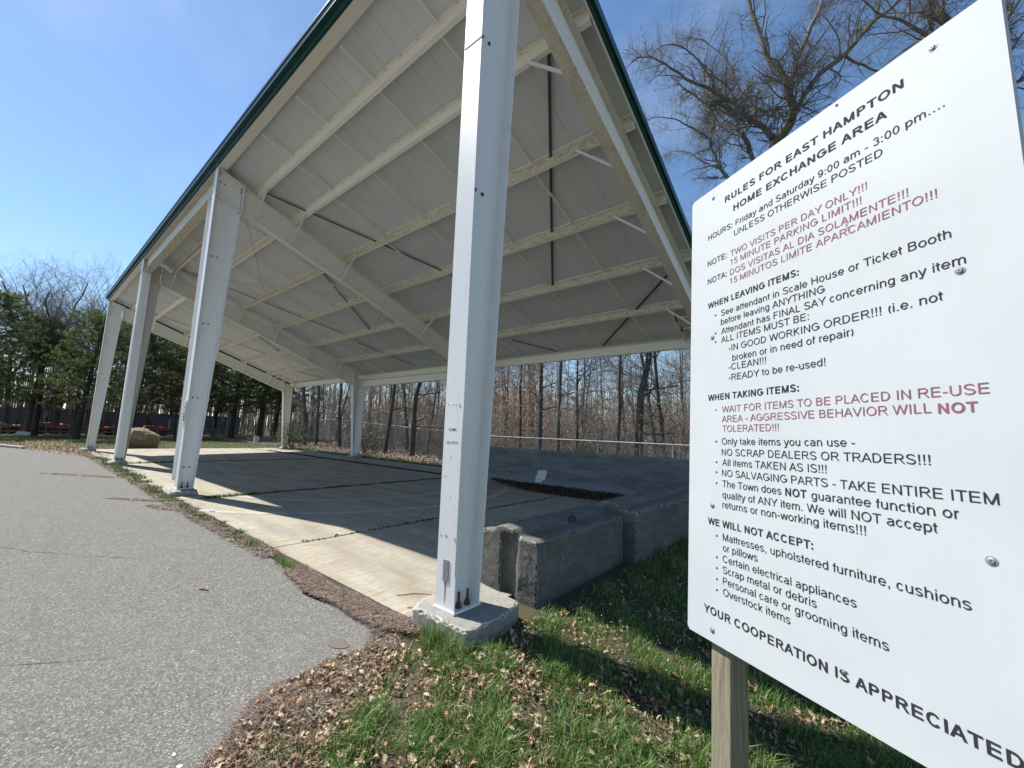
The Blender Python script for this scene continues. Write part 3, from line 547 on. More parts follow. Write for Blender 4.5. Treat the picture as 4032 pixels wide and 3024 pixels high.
# plain grotesque lettering, drawn from strokes (cap height = 1)
ADV = dict(zip('ABCDEFGHIJKLMNOPQRSTUVWXYZ', (667, 667, 722, 722, 667, 611, 778, 722, 278, 500, 667, 556, 833, 722, 778, 667, 778, 722, 667, 611, 722, 667, 944, 667, 667, 611)))
ADV.update(zip('abcdefghijklmnopqrstuvwxyz', (556, 556, 500, 556, 556, 278, 556, 556, 222, 222, 500, 222, 833, 556, 556, 556, 556, 333, 500, 278, 556, 500, 722, 500, 500, 500)))
ADV.update({c: 556 for c in '0123456789'}); ADV.update({'.': 278, ':': 278, ',': 278, '!': 278, '(': 333, ')': 333, '-': 333, ' ': 278})
def glyph(ch, s):
    w = ADV[ch]/716; h = s/2; o = .015; X = .73; P = []
    def V(x, y0, y1): P.append([(x-h, y0), (x+h, y0), (x+h, y1), (x-h, y1)])
    def H(y, x0, x1, t=.88): P.append([(x0, y-h*t), (x1, y-h*t), (x1, y+h*t), (x0, y+h*t)])
    def D(x0, y0, x1, y1, t=1):
        k = h*t*math.hypot(x1-x0, y1-y0)/abs(y1-y0); P.append([(x0-k, y0), (x0+k, y0), (x1+k, y1), (x1-k, y1)])
    def A(cx, cy, rx, ry, a0, a1, n=None):
        n = n or max(4, int(abs(a1-a0)/14)); L = []; R = []
        for i in range(n+1):
            a = math.radians(a0+(a1-a0)*i/n); c_, s_ = math.cos(a), math.sin(a); L.append((cx+(rx+h)*c_, cy+(ry+h*.92)*s_)); R.append((cx+(rx-h)*c_, cy+(ry-h*.92)*s_))
        for i in range(n): P.append([R[i], L[i], L[i+1], R[i+1]])
    def ST(pts):
        """smooth polyline stroke"""
        for i in range(len(pts)-1):
            (x0, y0), (x1, y1) = pts[i], pts[i+1]; d = math.hypot(x1-x0, y1-y0); nx, ny = -(y1-y0)/d*h, (x1-x0)/d*h; ex, ey = (x1-x0)/d*h*.25, (y1-y0)/d*h*.25
            P.append([(x0+nx-ex, y0+ny-ey), (x0-nx-ex, y0-ny-ey), (x1-nx+ex, y1-ny+ey), (x1+nx+ex, y1+ny+ey)])
    l = .11+h; r = w-.11-h; lo = .065+h; ro = w-.065-h; m = w/2; rx = (ro-lo)/2
    hb = h*.88; T = 1-hb
    def S(y0, y1, x0, x1):
        c = (x0+x1)/2; q = (y1-y0); R1 = (x1-x0)/2; t1 = y0+q*.735; t0 = y0+q*.265; rv1 = y1-hb-t1+o; rv0 = t0-y0-hb+o; mid = (y0+y1)/2
        A(c, t1, R1*.93, rv1, 15, 200); pts = [(c+R1*.93*math.cos(math.radians(200)), t1+rv1*math.sin(math.radians(200))), (c-R1*.60, mid+q*.075), (c, mid), (c+R1*.66, mid-q*.075), (c+R1*math.cos(math.radians(20)), t0+rv0*math.sin(math.radians(20)))]
        ST(pts); A(c, t0, R1, rv0, 20, -165)
    def O(x0, x1, y0, y1, a0=0, a1=360): A((x0+x1)/2, (y0+y1)/2, (x1-x0)/2, (y1-y0)/2-hb+o, a0, a1)
    def bowl(x, xr, y0, y1):
        rr = min((y1-y0)/2-hb, (xr-x)); c = xr-rr*.95; H(y0+hb, x, c); H(y1-hb, x, c); A(c, (y0+y1)/2, xr-c, (y1-y0)/2-hb, -90, 90)
    c = ch
    if c == 'A': D(h, 0, m, 1); D(w-h, 0, m, 1); H(.34, .24*w, .76*w)
    elif c == 'B': V(l, 0, 1); bowl(l, r-.03, .48, 1); bowl(l, r+.02, 0, .48+hb*2)
    elif c == 'C': O(lo, ro, 0, 1, 36, 324)
    elif c == 'D': V(l, 0, 1); c2 = r-.36; H(hb, l, c2); H(T, l, c2); A(c2, .5, r+.01-c2, .5-hb, -90, 90)
    elif c == 'E': V(l, 0, 1); H(hb, l, r+h); H(T, l, r+h-.01); H(.52, l, r+h-.04)
    elif c == 'F': V(l, 0, 1); H(T, l, r+h+.02); H(.50, l, r+h-.07)
    elif c == 'G': O(lo, ro, 0, 1, 42, 345); H(.48, m, ro+h); V(ro, .15, .48+hb)
    elif c == 'H': V(l, 0, 1); V(r, 0, 1); H(.52, l, r)
    elif c == 'I': V(m, 0, 1)
    elif c == 'J': V(r, .3, 1); A((l-.05+r)/2, .3, (r-l+.05)/2, .3-hb+o, 0, -180)
    elif c == 'K': V(l, 0, 1); D(l, .36, r+.0, 1, 1); D(r+.04, 0, l+(r-l)*.28, .60)
    elif c == 'L': V(l, 0, 1); H(hb, l, r+h+.02)
    elif c == 'M': V(l, 0, 1); V(r, 0, 1); D(m, 0, l, 1); D(m, 0, r, 1)
    elif c == 'N': V(l, 0, 1); V(r, 0, 1); D(r, 0, l, 1)
    elif c == 'O': O(lo, ro, 0, 1)
    elif c == 'P': V(l, 0, 1); bowl(l, r+.02, .41, 1)
    elif c == 'R': V(l, 0, 1); bowl(l, r-.01, .44, 1); D(r+.09, 0, m+.04, .48)
    elif c == 'S': S(0, 1, lo, ro)
    elif c == 'T': V(m, 0, 1); H(T, .03, w-.03)
    elif c == 'U': V(l, .34, 1); V(r, .34, 1); A(m, .34, (r-l)/2, .34-hb+o, 180, 360)
    elif c == 'V': D(m, 0, h, 1); D(m, 0, w-h, 1)
    elif c == 'W': D(w*.27, 0, h, 1); D(w*.27, 0, m, 1); D(w*.73, 0, m, 1); D(w*.73, 0, w-h, 1)
    elif c == 'X': D(h, 0, w-h-.02, 1); D(w-h, 0, h+.02, 1)
    elif c == 'Y': V(m, 0, .45); D(m, .40, h, 1); D(m, .40, w-h, 1)
    elif c == 'Z': H(T, .05, w-.05); H(hb, .04, w-.04); D(.05+h*1.2, hb, w-.06-h*1.2, T)
    elif c in '0': O(lo+.01, ro-.01, 0, 1)
    elif c == '1': V(m+.03, 0, 1); ST([(m+.02, .93), (m-.12, .80), (m-.20, .76)])
    elif c == '3': A(m-.01, .735, rx*.86, .265-hb+o, 160, -85); A(m, .275, rx*.95, .275-hb+o, 92, -160)
    elif c == '5': H(T, m-.16, ro); ST([(m-.15, .95), (m-.20, .50)]); A(m, .33, rx, .33-hb+o, 138, -160)
    elif c == '9': A(m, .675, rx, .325-hb+o, 0, 360); A(m-.01, .52, rx, .52-hb+o, 15, -150) 
    elif c == '.': P.append([(m-s*.55, 0), (m+s*.55, 0), (m+s*.55, s*1.1), (m-s*.55, s*1.1)])
    elif c == ':':
        for y in (0, X-s*1.1): P.append([(m-s*.55, y), (m+s*.55, y), (m+s*.55, y+s*1.1), (m-s*.55, y+s*1.1)])
    elif c == ',': P.append([(m-s*.55, 0), (m+s*.55, 0), (m+s*.55, s*1.1), (m-s*.55, s*1.1)]); D(m-s*.15, -.16, m+s*.3, 0, .55)
    elif c == '!': P.append([(m-s*.55, 0), (m+s*.55, 0), (m+s*.55, s*1.1), (m-s*.55, s*1.1)]); P.append([(m-s*.32, .27), (m+s*.32, .27), (m+s*.58, 1), (m-s*.58, 1)])
    elif c == '-': H(.37, .05, w-.05)
    elif c == '(': A(w+.20, .37, w-.02, .66, 140, 220)
    elif c == ')': A(-.20, .37, w-.02, .66, 40, -40)
    else:
        l = .09+h; r = w-.09-h; lo = .05+h; ro = w-.05-h; Tx = X-hb; q = (ro-lo)/2; rr = .27
        def arch(x0, x1): A((x0+x1)/2, X-rr, (x1-x0)/2, rr-hb+o, 0, 165); V(x1, 0, X-rr)
        if c == 'a': A(m-.01, X-.22, q*.84, .22-hb+o, 0, 158); V(ro-.05, .0, X-.22); A(m-.03, .21, q*.92, .21-hb+o, 95, 300, 14); ST([(m-.02, .415-hb*.4), (ro-.06, .47-hb*.2)]); ST([(m+.12, .08), (ro-.05, .22)])
        elif c == 'b': V(l, 0, 1); O(lo+.03, ro, 0, X)
        elif c == 'c': O(lo, ro, 0, X, 38, 322)
        elif c == 'd': V(r, 0, 1); O(lo, ro-.03, 0, X)
        elif c == 'e': O(lo, ro, 0, X, 0, 325); H(.36, lo, ro+h*.8, .8)
        elif c == 'f': V(m-.01, 0, .84); A(m+.12, .84, .13, .16-hb, 180, 92); H(Tx, .0, w+.0, .8)
        elif c == 'g': V(r, .0, X); O(lo, ro-.03, 0, X); A(m-.01, .0, q*.95, .27-hb, 0, -155)
        elif c == 'h': V(l, 0, 1); arch(l, r)
        elif c == 'i': V(m, 0, X); V(m, 1-s, 1)
        elif c == 'j': V(m, -.1, X); V(m, 1-s, 1)
        elif c == 'k': V(l, 0, 1); D(l, .24, r+.04, X); D(r+.06, 0, l+(r-l)*.36, .46)
        elif c == 'l': V(m, 0, 1)
        elif c == 'm': V(l, 0, X); arch(l, m); arch(m, r)
        elif c == 'n': V(l, 0, X); arch(l, r)
        elif c == 'o': O(lo, ro, 0, X)
        elif c == 'p': V(l, -.28, X); O(lo+.03, ro, 0, X)
        elif c == 'q': V(r, -.28, X); O(lo, ro-.03, 0, X)
        elif c == 'r': V(l, 0, X); A(l+.19, X-.24, .19, .24-hb+o, 72, 175)
        elif c == 's': S(0, X, lo, ro)
        elif c == 't': V(m-.02, .16, .93); A(m+.10, .16, .12, .16-hb, 180, 275); H(Tx, .0, w-.02, .8)
        elif c == 'u': V(r, 0, X); V(l, rr, X); A((l+r)/2, rr, (r-l)/2, rr-hb+o, 180, 345)
        elif c == 'v': D(m, 0, h, X); D(m, 0, w-h, X)
        elif c == 'w': D(w*.27, 0, h, X); D(w*.27, 0, m, X); D(w*.73, 0, m, X); D(w*.73, 0, w-h, X)
        elif c == 'x': D(h, 0, w-h, X); D(w-h, 0, h, X)
        elif c == 'y': D(m, 0, h, X); D(m-.10, -.28, w-h, X); H(-.28+hb, .06, m-.08)
        elif c == 'z': H(Tx, .04, w-.04); H(hb, .04, w-.04); D(.05+h, hb, w-.05-h, Tx)
    return w, P
def lettering(tx, s):
    V_, F_ = [], []; x = 0; k = 0
    for ch in tx:
        w, P = glyph(ch, s)
        for p in P:
            b = len(V_); a = sum(p[i][0]*p[(i+1) % 4][1]-p[(i+1) % 4][0]*p[i][1] for i in range(4)); p = p if a > 0 else p[::-1]
            V_ += [(x+q[0], q[1], (k % 7)*5e-5) for q in p]; F_.append((b, b+1, b+2, b+3)); k += 1
        x += w
    return np.array(V_, float), np.array(F_)
wscale = None
for i, (tx, wt, ink, xa, xb, zb_, bul) in enumerate(K):
    co, fc = lettering(tx, {'B': .195, 'M': .15, 'R': .128}[wt])
    x0, x1 = co[:, 0].min(), co[:, 0].max()
    cap = .0262 if wt != 'B' else (.0292 if i < 2 or i > 40 else .0262)
    if tx == 'YOUR COOPERATION': wscale = (xb-xa)/(x1-x0)
    sx = (xb-xa)/(x1-x0) if xb else wscale
    co[:, 0] = xa+(co[:, 0]-x0)*sx; co[:, 1] = zb_+co[:, 1]*cap; co[:, 2] += .0008
    me = mesh_np('text_line', co, [fc], 'ink_black' if ink == 'K' else 'ink_red')
    o = link('text_line', me, sign); o['label'] = ('dark red' if ink == 'D' else 'black')+' line reading '+tx
    if bul:
        b_ = MB().add([(bul[0]+.0042*cos(2*pi*q/12), bul[1]+.0042*sin(2*pi*q/12), .0008) for q in range(12)], [tuple(range(12))]); link('bullet', b_.mesh('bullet', 'ink_black' if ink == 'K' else 'ink_red'), sign)
def screw(x, y, r_=.0085):
    m = MB(); m.tube([(x, y, 0), (x, y, .0012)], r_*1.25, 16); m.tube([(x, y, .0012), (x, y, .004)], [r_*.95, r_*.6], 12)
    o = link('screw', m.mesh('screw', 'galvanised'), sign); d = MB(); d.tube([(x, y, .0041), (x, y, .0043)], r_*.3, 8); link('screw_recess', d.mesh('screw_recess', 'dark_band'), o)
for x_, y_ in [(.90, 1.002), (.127, 1.003), (.91, .326), (.125, .338), (.127, -.369), (.913, -.373), (.128, -.837), (.905, -.83)]: screw(x_, y_)
for x_, y_ in [(.594, -.757), (.651, 1.036)]: screw(x_, y_, .005)
for x0 in (.104, .86):
    m = MB(); m.box(x0, x0+.088, -2.05, 1.0, -.109, -.0195); o = link('wooden_post', m.mesh('wooden_post', 'weathered_wood'), sign); bevel(o, .004)
m = MB(); m.add([(.655, .60, .0009), (.659, .606, .0009), (.672, .556, .0009), (.667, .552, .0009)], [(0, 1, 2, 3)]); link('scuff_mark', m.mesh('scuff_mark', 'chalk'), sign)

# ------------------------------------------------------------------ concrete blocks and rear wall
def block(x, y, ln, yaw, lab, seed, wd=.80, ht=.64, slot=False):
    org = (x, y, float(hgt(x, y))-.02); t = thing('concrete_block', lab, 'concrete block', org, yaw, 'cast concrete blocks edging the slab')
    h = ht; w2 = wd
    prof = [(-w2, 0), (0, 0), (.01, h*.3), (0, h-.02), (-.02, h), (-.25, h+.008), (-.31, h+.075), (-.45, h+.095), (-.52, h+.085), (-.58, h+.03), (-w2+.03, h+.01), (-w2, h-.03)]
    m = MB(); m.prism(prof, .0, ln, 1); cut = MB().prism([(-.49, -.2), (.4, -.2), (.4, -.05), (-.06, -.04), (-.21, .03), (-.26, .13), (-.42, .15), (-.47, .10)], -.2, 1.2, 2).mesh('cutter', 'block_concrete') if slot else None
    if slot: cut = MB().prism([(-.47, -.2), (-.20, -.2), (-.235, .01), (-.30, .05), (-.42, .075), (-.468, .05)], -.2, h+.03, 2).mesh('cutter', 'block_concrete')
    o = link('block_body', rough_up(m.mesh('block_body', 'block_concrete'), .034, .014 if seed == 1 else .022, cut, seed, .16, 2.6), t); return t, o, org
t, o, org = block(.30, .92, 2.02, 0, 'nearest grey concrete block with a slotted end beside the first column', 1, slot=True)
m = MB(); m.tube([(-.25+.0, 1.02, .64), (-.25, 1.02, .70), (-.235, 1.06, .725), (-.22, 1.10, .70), (-.22, 1.10, .63)], .011, 8); link('lifting_loop', m.mesh('lifting_loop', 'black_rubber'), t)
t2, o2, _ = block(.47, 2.99, 2.3, radians(-1), 'second grey concrete block in the row behind the sign, slightly set out', 2, ht=.70)
t3, o3, _ = block(.42, 5.34, 2.2, radians(1), 'third grey concrete block at the rear corner of the slab', 3, ht=.68)
def wall(xa, ya, xb, yb, h, lab, seed):
    d = Vector((xb-xa, yb-ya)); ln = d.length; yaw = math.atan2(d.y, d.x)
    t = thing('concrete_barrier', lab, 'barrier', (xa, ya, -.13), yaw, 'tall concrete barriers along the rear of the slab')
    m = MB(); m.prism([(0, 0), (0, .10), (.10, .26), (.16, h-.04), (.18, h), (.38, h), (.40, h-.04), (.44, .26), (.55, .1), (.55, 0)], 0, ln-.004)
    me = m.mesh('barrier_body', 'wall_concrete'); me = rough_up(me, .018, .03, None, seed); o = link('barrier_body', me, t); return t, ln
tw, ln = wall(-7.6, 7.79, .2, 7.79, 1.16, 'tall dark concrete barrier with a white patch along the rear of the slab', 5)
def on_face(z, off=.022): return (.10*(z-.10)/.16 if z < .26 else .10+.06*(z-.26)/(1.16-.30))-off
def decal(name, pts, mat, off=.022): return link(name, MB().add([(a, on_face(b, off), b) for a, b in pts], [tuple(range(len(pts)))]).mesh(name, mat), tw)
patch = [(2.84, .29), (2.88, .27), (3.02, .275), (3.10, .26), (3.20, .28), (3.22, .38), (3.26, .48), (3.25, .55), (3.20, .58), (3.10, .57), (3.06, .53), (3.00, .57), (2.93, .52), (2.89, .50), (2.91, .42), (2.85, .38)]
decal('white_patch', patch, 'pale_patch'); decal('white_patch', [(2.86, .20), (3.12, .19), (3.10, .255), (2.85, .265)], 'pale_patch', .03)
def ring(cx, cz, rx, rz, wd, seed):
    m = MB(); n = 36; P = []
    for s_ in (1, 1-wd):
        for i in range(n):
            a = 2*pi*i/n; q = (cx+rx*s_*cos(a)*(1+.05*sin(3*a+seed)), cz+rz*s_*sin(a)); P.append((q[0], on_face(q[1]), q[1]))
    m.add(P, [(i, (i+1) % n, n+(i+1) % n, n+i) for i in range(n)]); return m
link('chalk_drawing', ring(1.11, .79, .20, .25, .05, 1).mesh('chalk_drawing', 'chalk'), tw)['label'] = 'faint chalk oval scrawl'
link('chalk_drawing', ring(1.12, .80, .10, .14, .09, 2).mesh('chalk_drawing', 'chalk'), tw)
for a, b, c_, d_ in [(.7, .47, 2.1, .455), (.8, .42, 1.7, .41), (.6, .36, 1.8, .345)]: decal('chalk_line', [(a, b), (c_, d_), (c_, d_+.011), (a, b+.011)], 'chalk')
decal('ochre_patch', blob(1.72, .33, .13, .05, 14, .2, 4), 'ochre_stain', .024)
R = random.Random(9)
def crackline(pts, w0):
    P = rag(pts, .012, .05, 12); L = [(x+w0*R.uniform(.3, 1), z) for x, z in P]+[(x-w0*R.uniform(.3, 1), z) for x, z in P][::-1]
    for i in range(len(P)-1): decal('crack', [L[i], L[i+1], L[-2-i], L[-1-i]], 'black_rubber', .0235)
crackline([(3.40, .18), (3.50, .30), (3.56, .46), (3.60, .60), (3.70, .75), (3.72, .90)], .007); crackline([(3.56, .46), (3.48, .62), (3.46, .76)], .004)

# ------------------------------------------------------------------ scatter helpers (numpy)
def in_poly(px, py, poly):
    c = np.zeros(len(px), bool); n = len(poly)
    for i in range(n):
        x1, y1 = poly[i]; x2, y2 = poly[(i+1) % n]
        k_ = ((y1 > py) != (y2 > py)) & (px < (x2-x1)*(py-y1)/(y2-y1+1e-12)+x1); c ^= k_
    return c
def shape_scatter(name, tv, tf, pos, yaw, tilt, roll, scale, mat, parent=None):
    """copies of a template (V,3) at each pos"""
    n = len(pos); V = len(tv)
    P = tv[None]*np.asarray(scale).reshape(n, 1, -1)
    def rot(P, a, i, j):
        c_, s_ = np.cos(a)[:, None], np.sin(a)[:, None]; A = P[:, :, i].copy(); B = P[:, :, j].copy()
        P[:, :, i] = A*c_-B*s_; P[:, :, j] = A*s_+B*c_
    rot(P, roll, 1, 2); rot(P, tilt, 0, 2); rot(P, yaw, 0, 1)
    P = P+np.asarray(pos)[:, None]
    f = (tf[None]+(np.arange(n)*V)[:, None, None]).reshape(-1, tf.shape[1])
    return mesh_np(name, P.reshape(-1, 3), [f], mat)
def blades(pos, h, wdt, lean, yaw, mat, name):
    n = len(pos); h = h[:, None]; wdt = wdt[:, None]
    d = np.stack([np.cos(yaw), np.sin(yaw), np.zeros(n)], -1); s_ = np.stack([-np.sin(yaw), np.cos(yaw), np.zeros(n)], -1); z = np.array([0, 0, 1.])[None]
    ln = lean[:, None]
    b0 = pos-s_*wdt/2; b1 = pos+s_*wdt/2; mid = pos+z*h*.55+d*ln*h*.22; m0 = mid-s_*wdt*.4; m1 = mid+s_*wdt*.4; tip = pos+z*h*(1-.35*ln)+d*ln*h*.9
    v = np.stack([b0, b1, m1, m0, tip], 1).reshape(-1, 3); i = np.arange(n)[:, None]*5
    return mesh_np(name, v, [np.concatenate([i, i+1, i+2, i+3], 1), np.concatenate([i+3, i+2, i+4], 1)], mat)
def clump(x, y, s, seed):
    return np.sin(x*s+seed)*np.cos(y*s*1.17+seed*2.1)+.6*np.sin(x*s*2.3+y*s*1.9+seed*3)+.4*np.cos(y*s*3.7-x*s*2.9+seed)

LAWN = [(-.2, -.14)]+[(a+.02, b) for a, b in LIT[3:14]]+[(1.6, -3.4), (5.5, -3.4), (7, 14), (.5, 14), (.5, .9), (.4, .6), (.45, -.14)]
# ------------------------------------------------------------------ grass
def sample(n, x0, x1, y0, y1): return rng.uniform(x0, x1, n), rng.uniform(y0, y1, n)
gx, gy = sample(950000, -.4, 6.5, -3.2, 12)
dist = np.hypot(gx-2.73, gy+2.5)
keep = in_poly(gx, gy, LAWN) & (rng.random(len(gx)) < np.clip((2.6/np.maximum(dist, 1))**1.5, .05, 1))
edge = smooth(-.02, .38, gx+.20*gy+.13*clump(gx, gy, 4, 1))   # thinner near the needle litter
cl = clump(gx, gy, 5.5, 2)
keep &= rng.random(len(gx)) < np.clip(.68+.6*cl, .12, 1)*np.clip(edge, 0.03, 1)
keep &= (gy > -3.0)
gx, gy, cl, dist = gx[keep], gy[keep], cl[keep], dist[keep]
n = len(gx); gp = np.stack([gx, gy, hgt(gx, gy)-.005], -1)
gh = rng.uniform(.03, .12, n)*(1+.35*np.clip(cl, -1, 1.5))*(1+.35*smooth(4, 8, dist)); tuft = np.exp(-((gx-.28)**2+(gy+.24)**2)/.035)
gh *= 1+.9*tuft
turf = link('grass', blades(gp, gh, rng.uniform(.0022, .0045, n)*(1+dist*.10), rng.uniform(.1, 1.1, n), rng.uniform(0, 2*pi, n), 'grass_blade', 'grass'))
tag(turf, 'green spring grass growing round the sign and the near footing', 'grass', kind='stuff')
n = 60000; x, y = sample(n, -.3, 5, -3, 4); d_ = np.hypot(x-2.73, y+2.5); k_ = in_poly(x, y, LAWN) & (rng.random(n) < np.clip((2.6/np.maximum(d_, 1))**1.5, .05, 1)); x, y = x[k_], y[k_]; n = len(x)
island('thatch_bits', [(0, (.05, .04, .025)), (.4, (.14, .11, .07)), (.75, (.30, .25, .16)), (1, (.50, .44, .30))])
tv = np.array([(-.5, -.5, 0), (.5, -.35, .1), (.45, .5, .0), (-.5, .4, .15)]); tf = np.array([(0, 1, 2, 3)])
o = link('thatch', shape_scatter('thatch', tv, tf, np.stack([x, y, hgt(x, y)+rng.uniform(.002, .02, n)], -1), rng.uniform(0, 6.3, n), rng.normal(0, .4, n), rng.normal(0, .6, n), np.stack([rng.uniform(.01, .05, n), rng.uniform(.002, .012, n), np.full(n, .02)], -1), 'thatch_bits')); tag(o, 'matted dead thatch and leaf crumbs between the grass blades', 'thatch', kind='stuff')
# tall tuft at the first footing
n = 420; a = rng.uniform(0, 2*pi, n); r_ = np.abs(rng.normal(0, .075, n)); tx, ty = .17+r_*1.5*np.cos(a), -.235+r_*.8*np.sin(a)
tu = link('grass_tuft', blades(np.stack([tx, ty, hgt(tx, ty)], -1), rng.uniform(.10, .25, n), rng.uniform(.003, .0055, n), rng.uniform(.1, .7, n), rng.uniform(0, 2*pi, n), 'grass_blade', 'grass_tuft'))
tag(tu, 'tall dark green grass tuft against the front face of the near footing', 'grass', kind='stuff')
# far turf: island under the pines, strips behind the slab
def far_turf(name, label, n, box, polyf, h0, h1, wd):
    x, y = sample(n, *box); k_ = polyf(x, y); x, y = x[k_], y[k_]; n = len(x)
    o = link(name, blades(np.stack([x, y, hgt(x, y)], -1), rng.uniform(h0, h1, n), rng.uniform(wd*.6, wd, n), rng.uniform(.1, 1, n), rng.uniform(0, 2*pi, n), 'grass_blade', name)); return tag(o, label, 'grass', kind='stuff')
far_turf('grass', 'rough turf on the shaded island under the pines', 26000, (-58, -29.4, -14, 17), lambda x, y: (y > -2.5+(x+33)*-.45*-1-1e9*0) & (y > (-2.3+(x+33.5)*.36)) & (rng.random(len(x)) < .9), .05, .14, .03)
far_turf('grass', 'thin green strip of turf behind the rear edge of the slab', 16000, (-29, -8, 10.15, 12.4), lambda x, y: y < 11.5+.4*np.sin(x), .04, .11, .02)
# ------------------------------------------------------------------ dead leaves
def leaf_template(seed, lobes=4, curl=.5):
    r = random.Random(seed); pts = []
    n = lobes*2
    up_ = []
    for i in range(n+1):
        t = i/n; wv = .30*sin(pi*min(1, t*1.05))**.7*(1.0 if i % 2 else .45)+.01; up_.append((t, wv*r.uniform(.8, 1.2)))
    v = []; f = []
    for t, wv in up_:
        z = curl*.35*sin(t*2.6+.3)+r.uniform(-.03, .03); v += [(t-.5, 0, z), (t-.5+.05, wv, z+curl*abs(wv)*r.uniform(.2, 1.4)), (t-.5+.05, -wv, z+curl*abs(wv)*r.uniform(.2, 1.4))]
    for i in range(n):
        a, b = 3*i, 3*(i+1); f += [(a, b, b+1), (a, b+1, a+1), (a, a+2, b+2), (a, b+2, b)]
    v += [(-.5, .012, v[0][2]), (-.72, .0, v[0][2]+.05), (-.5, -.012, v[0][2])]; k_ = len(v); f.append((k_-3, k_-2, k_-1))
    return np.array(v, float), np.array(f)
LT = [leaf_template(s, 4, c_) for s, c_ in ((1, .3), (2, .6), (3, .9), (4, .5), (5, 1.2))]
def leaves(name, label, pos, size, mat, parent=None, flatness=.5):
    n = len(pos); which = rng.integers(0, 5, n); vs = []; fs = []; base = 0
    tiltv = rng.normal(0, flatness, n); rollv = rng.normal(0, flatness, n)+pi*(rng.random(n) < .4); yaw = rng.uniform(0, 2*pi, n); sc = size*rng.uniform(.6, 1.25, n)
    for k_ in range(5):
        q = which == k_
        if not q.any(): continue
        me = shape_scatter('t', LT[k_][0], LT[k_][1], pos[q], yaw[q], tiltv[q], rollv[q], sc[q][:, None]*np.array([[1, 1, 1]]), mat)
        co = np.empty(len(me.vertices)*3, np.float32); me.vertices.foreach_get('co', co); ix = np.empty(len(me.loops), np.int32); me.loops.foreach_get('vertex_index', ix)
        vs.append(co.reshape(-1, 3)); fs.append(ix.reshape(-1, 3)+base); base += len(me.vertices); bpy.data.meshes.remove(me)
    o = link(name, mesh_np(name, np.concatenate(vs), [np.concatenate(fs)], mat)); return tag(o, label, 'leaf litter', kind='stuff')
def lawn_pts(n, box, dens, near=2.6):
    x, y = sample(n, *box); d = np.hypot(x-2.73, y+2.5); k_ = in_poly(x, y, LAWN) & (rng.random(n) < np.clip((near/np.maximum(d, 1))**1.2, .05, 1))*True
    k_ &= rng.random(n) < dens(x, y); return x[k_], y[k_]
x, y = lawn_pts(150000, (-.4, 6.5, -3, 12), lambda x, y: np.clip(.30-.50*clump(x, y, 4.2, 5)+.30*(x < .8), .05, 1)*(.35+.65*smooth(1.3, .4, y)))
z = hgt(x, y)+rng.uniform(.005, .05, len(x))
leaves('leaf_litter', 'tan oak leaves caught in the grass between the footing and the sign', np.stack([x, y, z], -1), .046, 'dry_leaf')
ox, oy = lawn_pts(3600, (-.3, 3.2, -2.2, 1.4), lambda x, y: np.clip(.45-.45*clump(x, y, 4.2, 5), .05, 1)); d_ = np.hypot(ox-2.73, oy+2.5); q = np.argsort(d_)[:260]
LM = [mesh_np('fallen_leaf', tv, [tf], 'dry_leaf') for tv, tf in LT]
def leafmat(nm, c1, c2):
    k = NT(nm); f = k.noise(60, 5, .7); g_ = k.n('ShaderNodeObjectInfo'); c = k.mix(g_.outputs['Random'], c1, c2); c = k.mix(k.ramp(f, [(.45, G(0)), (.75, G(.5))]), c, tuple(x*.45 for x in c1)); k.bump(f, .4, .004)
    k.done(c, .6, 0, .3); return k.m
lm = leafmat('single_leaf', (.34, .21, .12), (.62, .50, .38))
for me in LM: me.materials.clear(); me.materials.append(lm)
for a, b in zip(ox[q], oy[q]):
    o = link('fallen_leaf', LM[random.randrange(5)], ground, (a, b, float(hgt(a, b))+random.uniform(.02, .06))); s_ = random.uniform(.045, .09)
    o.scale = (s_, s_*random.uniform(.7, 1), s_*random.uniform(.7, 1.3)); o.rotation_euler = (random.gauss(0, .7), random.gauss(0, .6), random.uniform(0, 6.28))
# litter bank along the fence and at the back
island('pale_leaf', [(0, (.20, .13, .085)), (.4, (.36, .27, .20)), (1, (.60, .51, .42))], .7, .1)
x, y = sample(26000, -46, 6, 10.6, 18); k_ = (rng.random(len(x)) < np.clip(1.15-.10*np.abs(y-12.8), .1, 1)); x, y = x[k_], y[k_]
leaves('leaf_litter', 'bank of pale dead oak leaves along the foot of the chain link fence', np.stack([x, y, hgt(x, y)+rng.uniform(.02, .16, len(x))], -1), .12, 'pale_leaf')
x, y = sample(3800, -40, -19, -5, 2.5); k_ = (y < .4+.02*(x+20)) & (y > (-2.3+(x+33.5)*.22-.6)) & (x < -22); x, y = x[k_], y[k_]
leaves('leaf_litter', 'scattered pale leaves at the far edge of the asphalt', np.stack([x, y, hgt(x, y)+.06], -1), .12, 'dry_leaf')
x, y = sample(5200, -6.5, .0, 7.0, 8.1); yb_ = 7.75; k_ = y > 7.72-.62*np.sin(np.clip((x+6.5)/6.2, 0, 1)*pi); x, y = x[k_], y[k_]
leaves('leaf_litter', 'heap of dark wet leaves lying against the tall barriers', np.stack([x, y, -.12+.10*smooth(7.0, 7.8, y)+rng.uniform(0, .03, len(x))], -1), .075, 'dark_litter', flatness=.7)
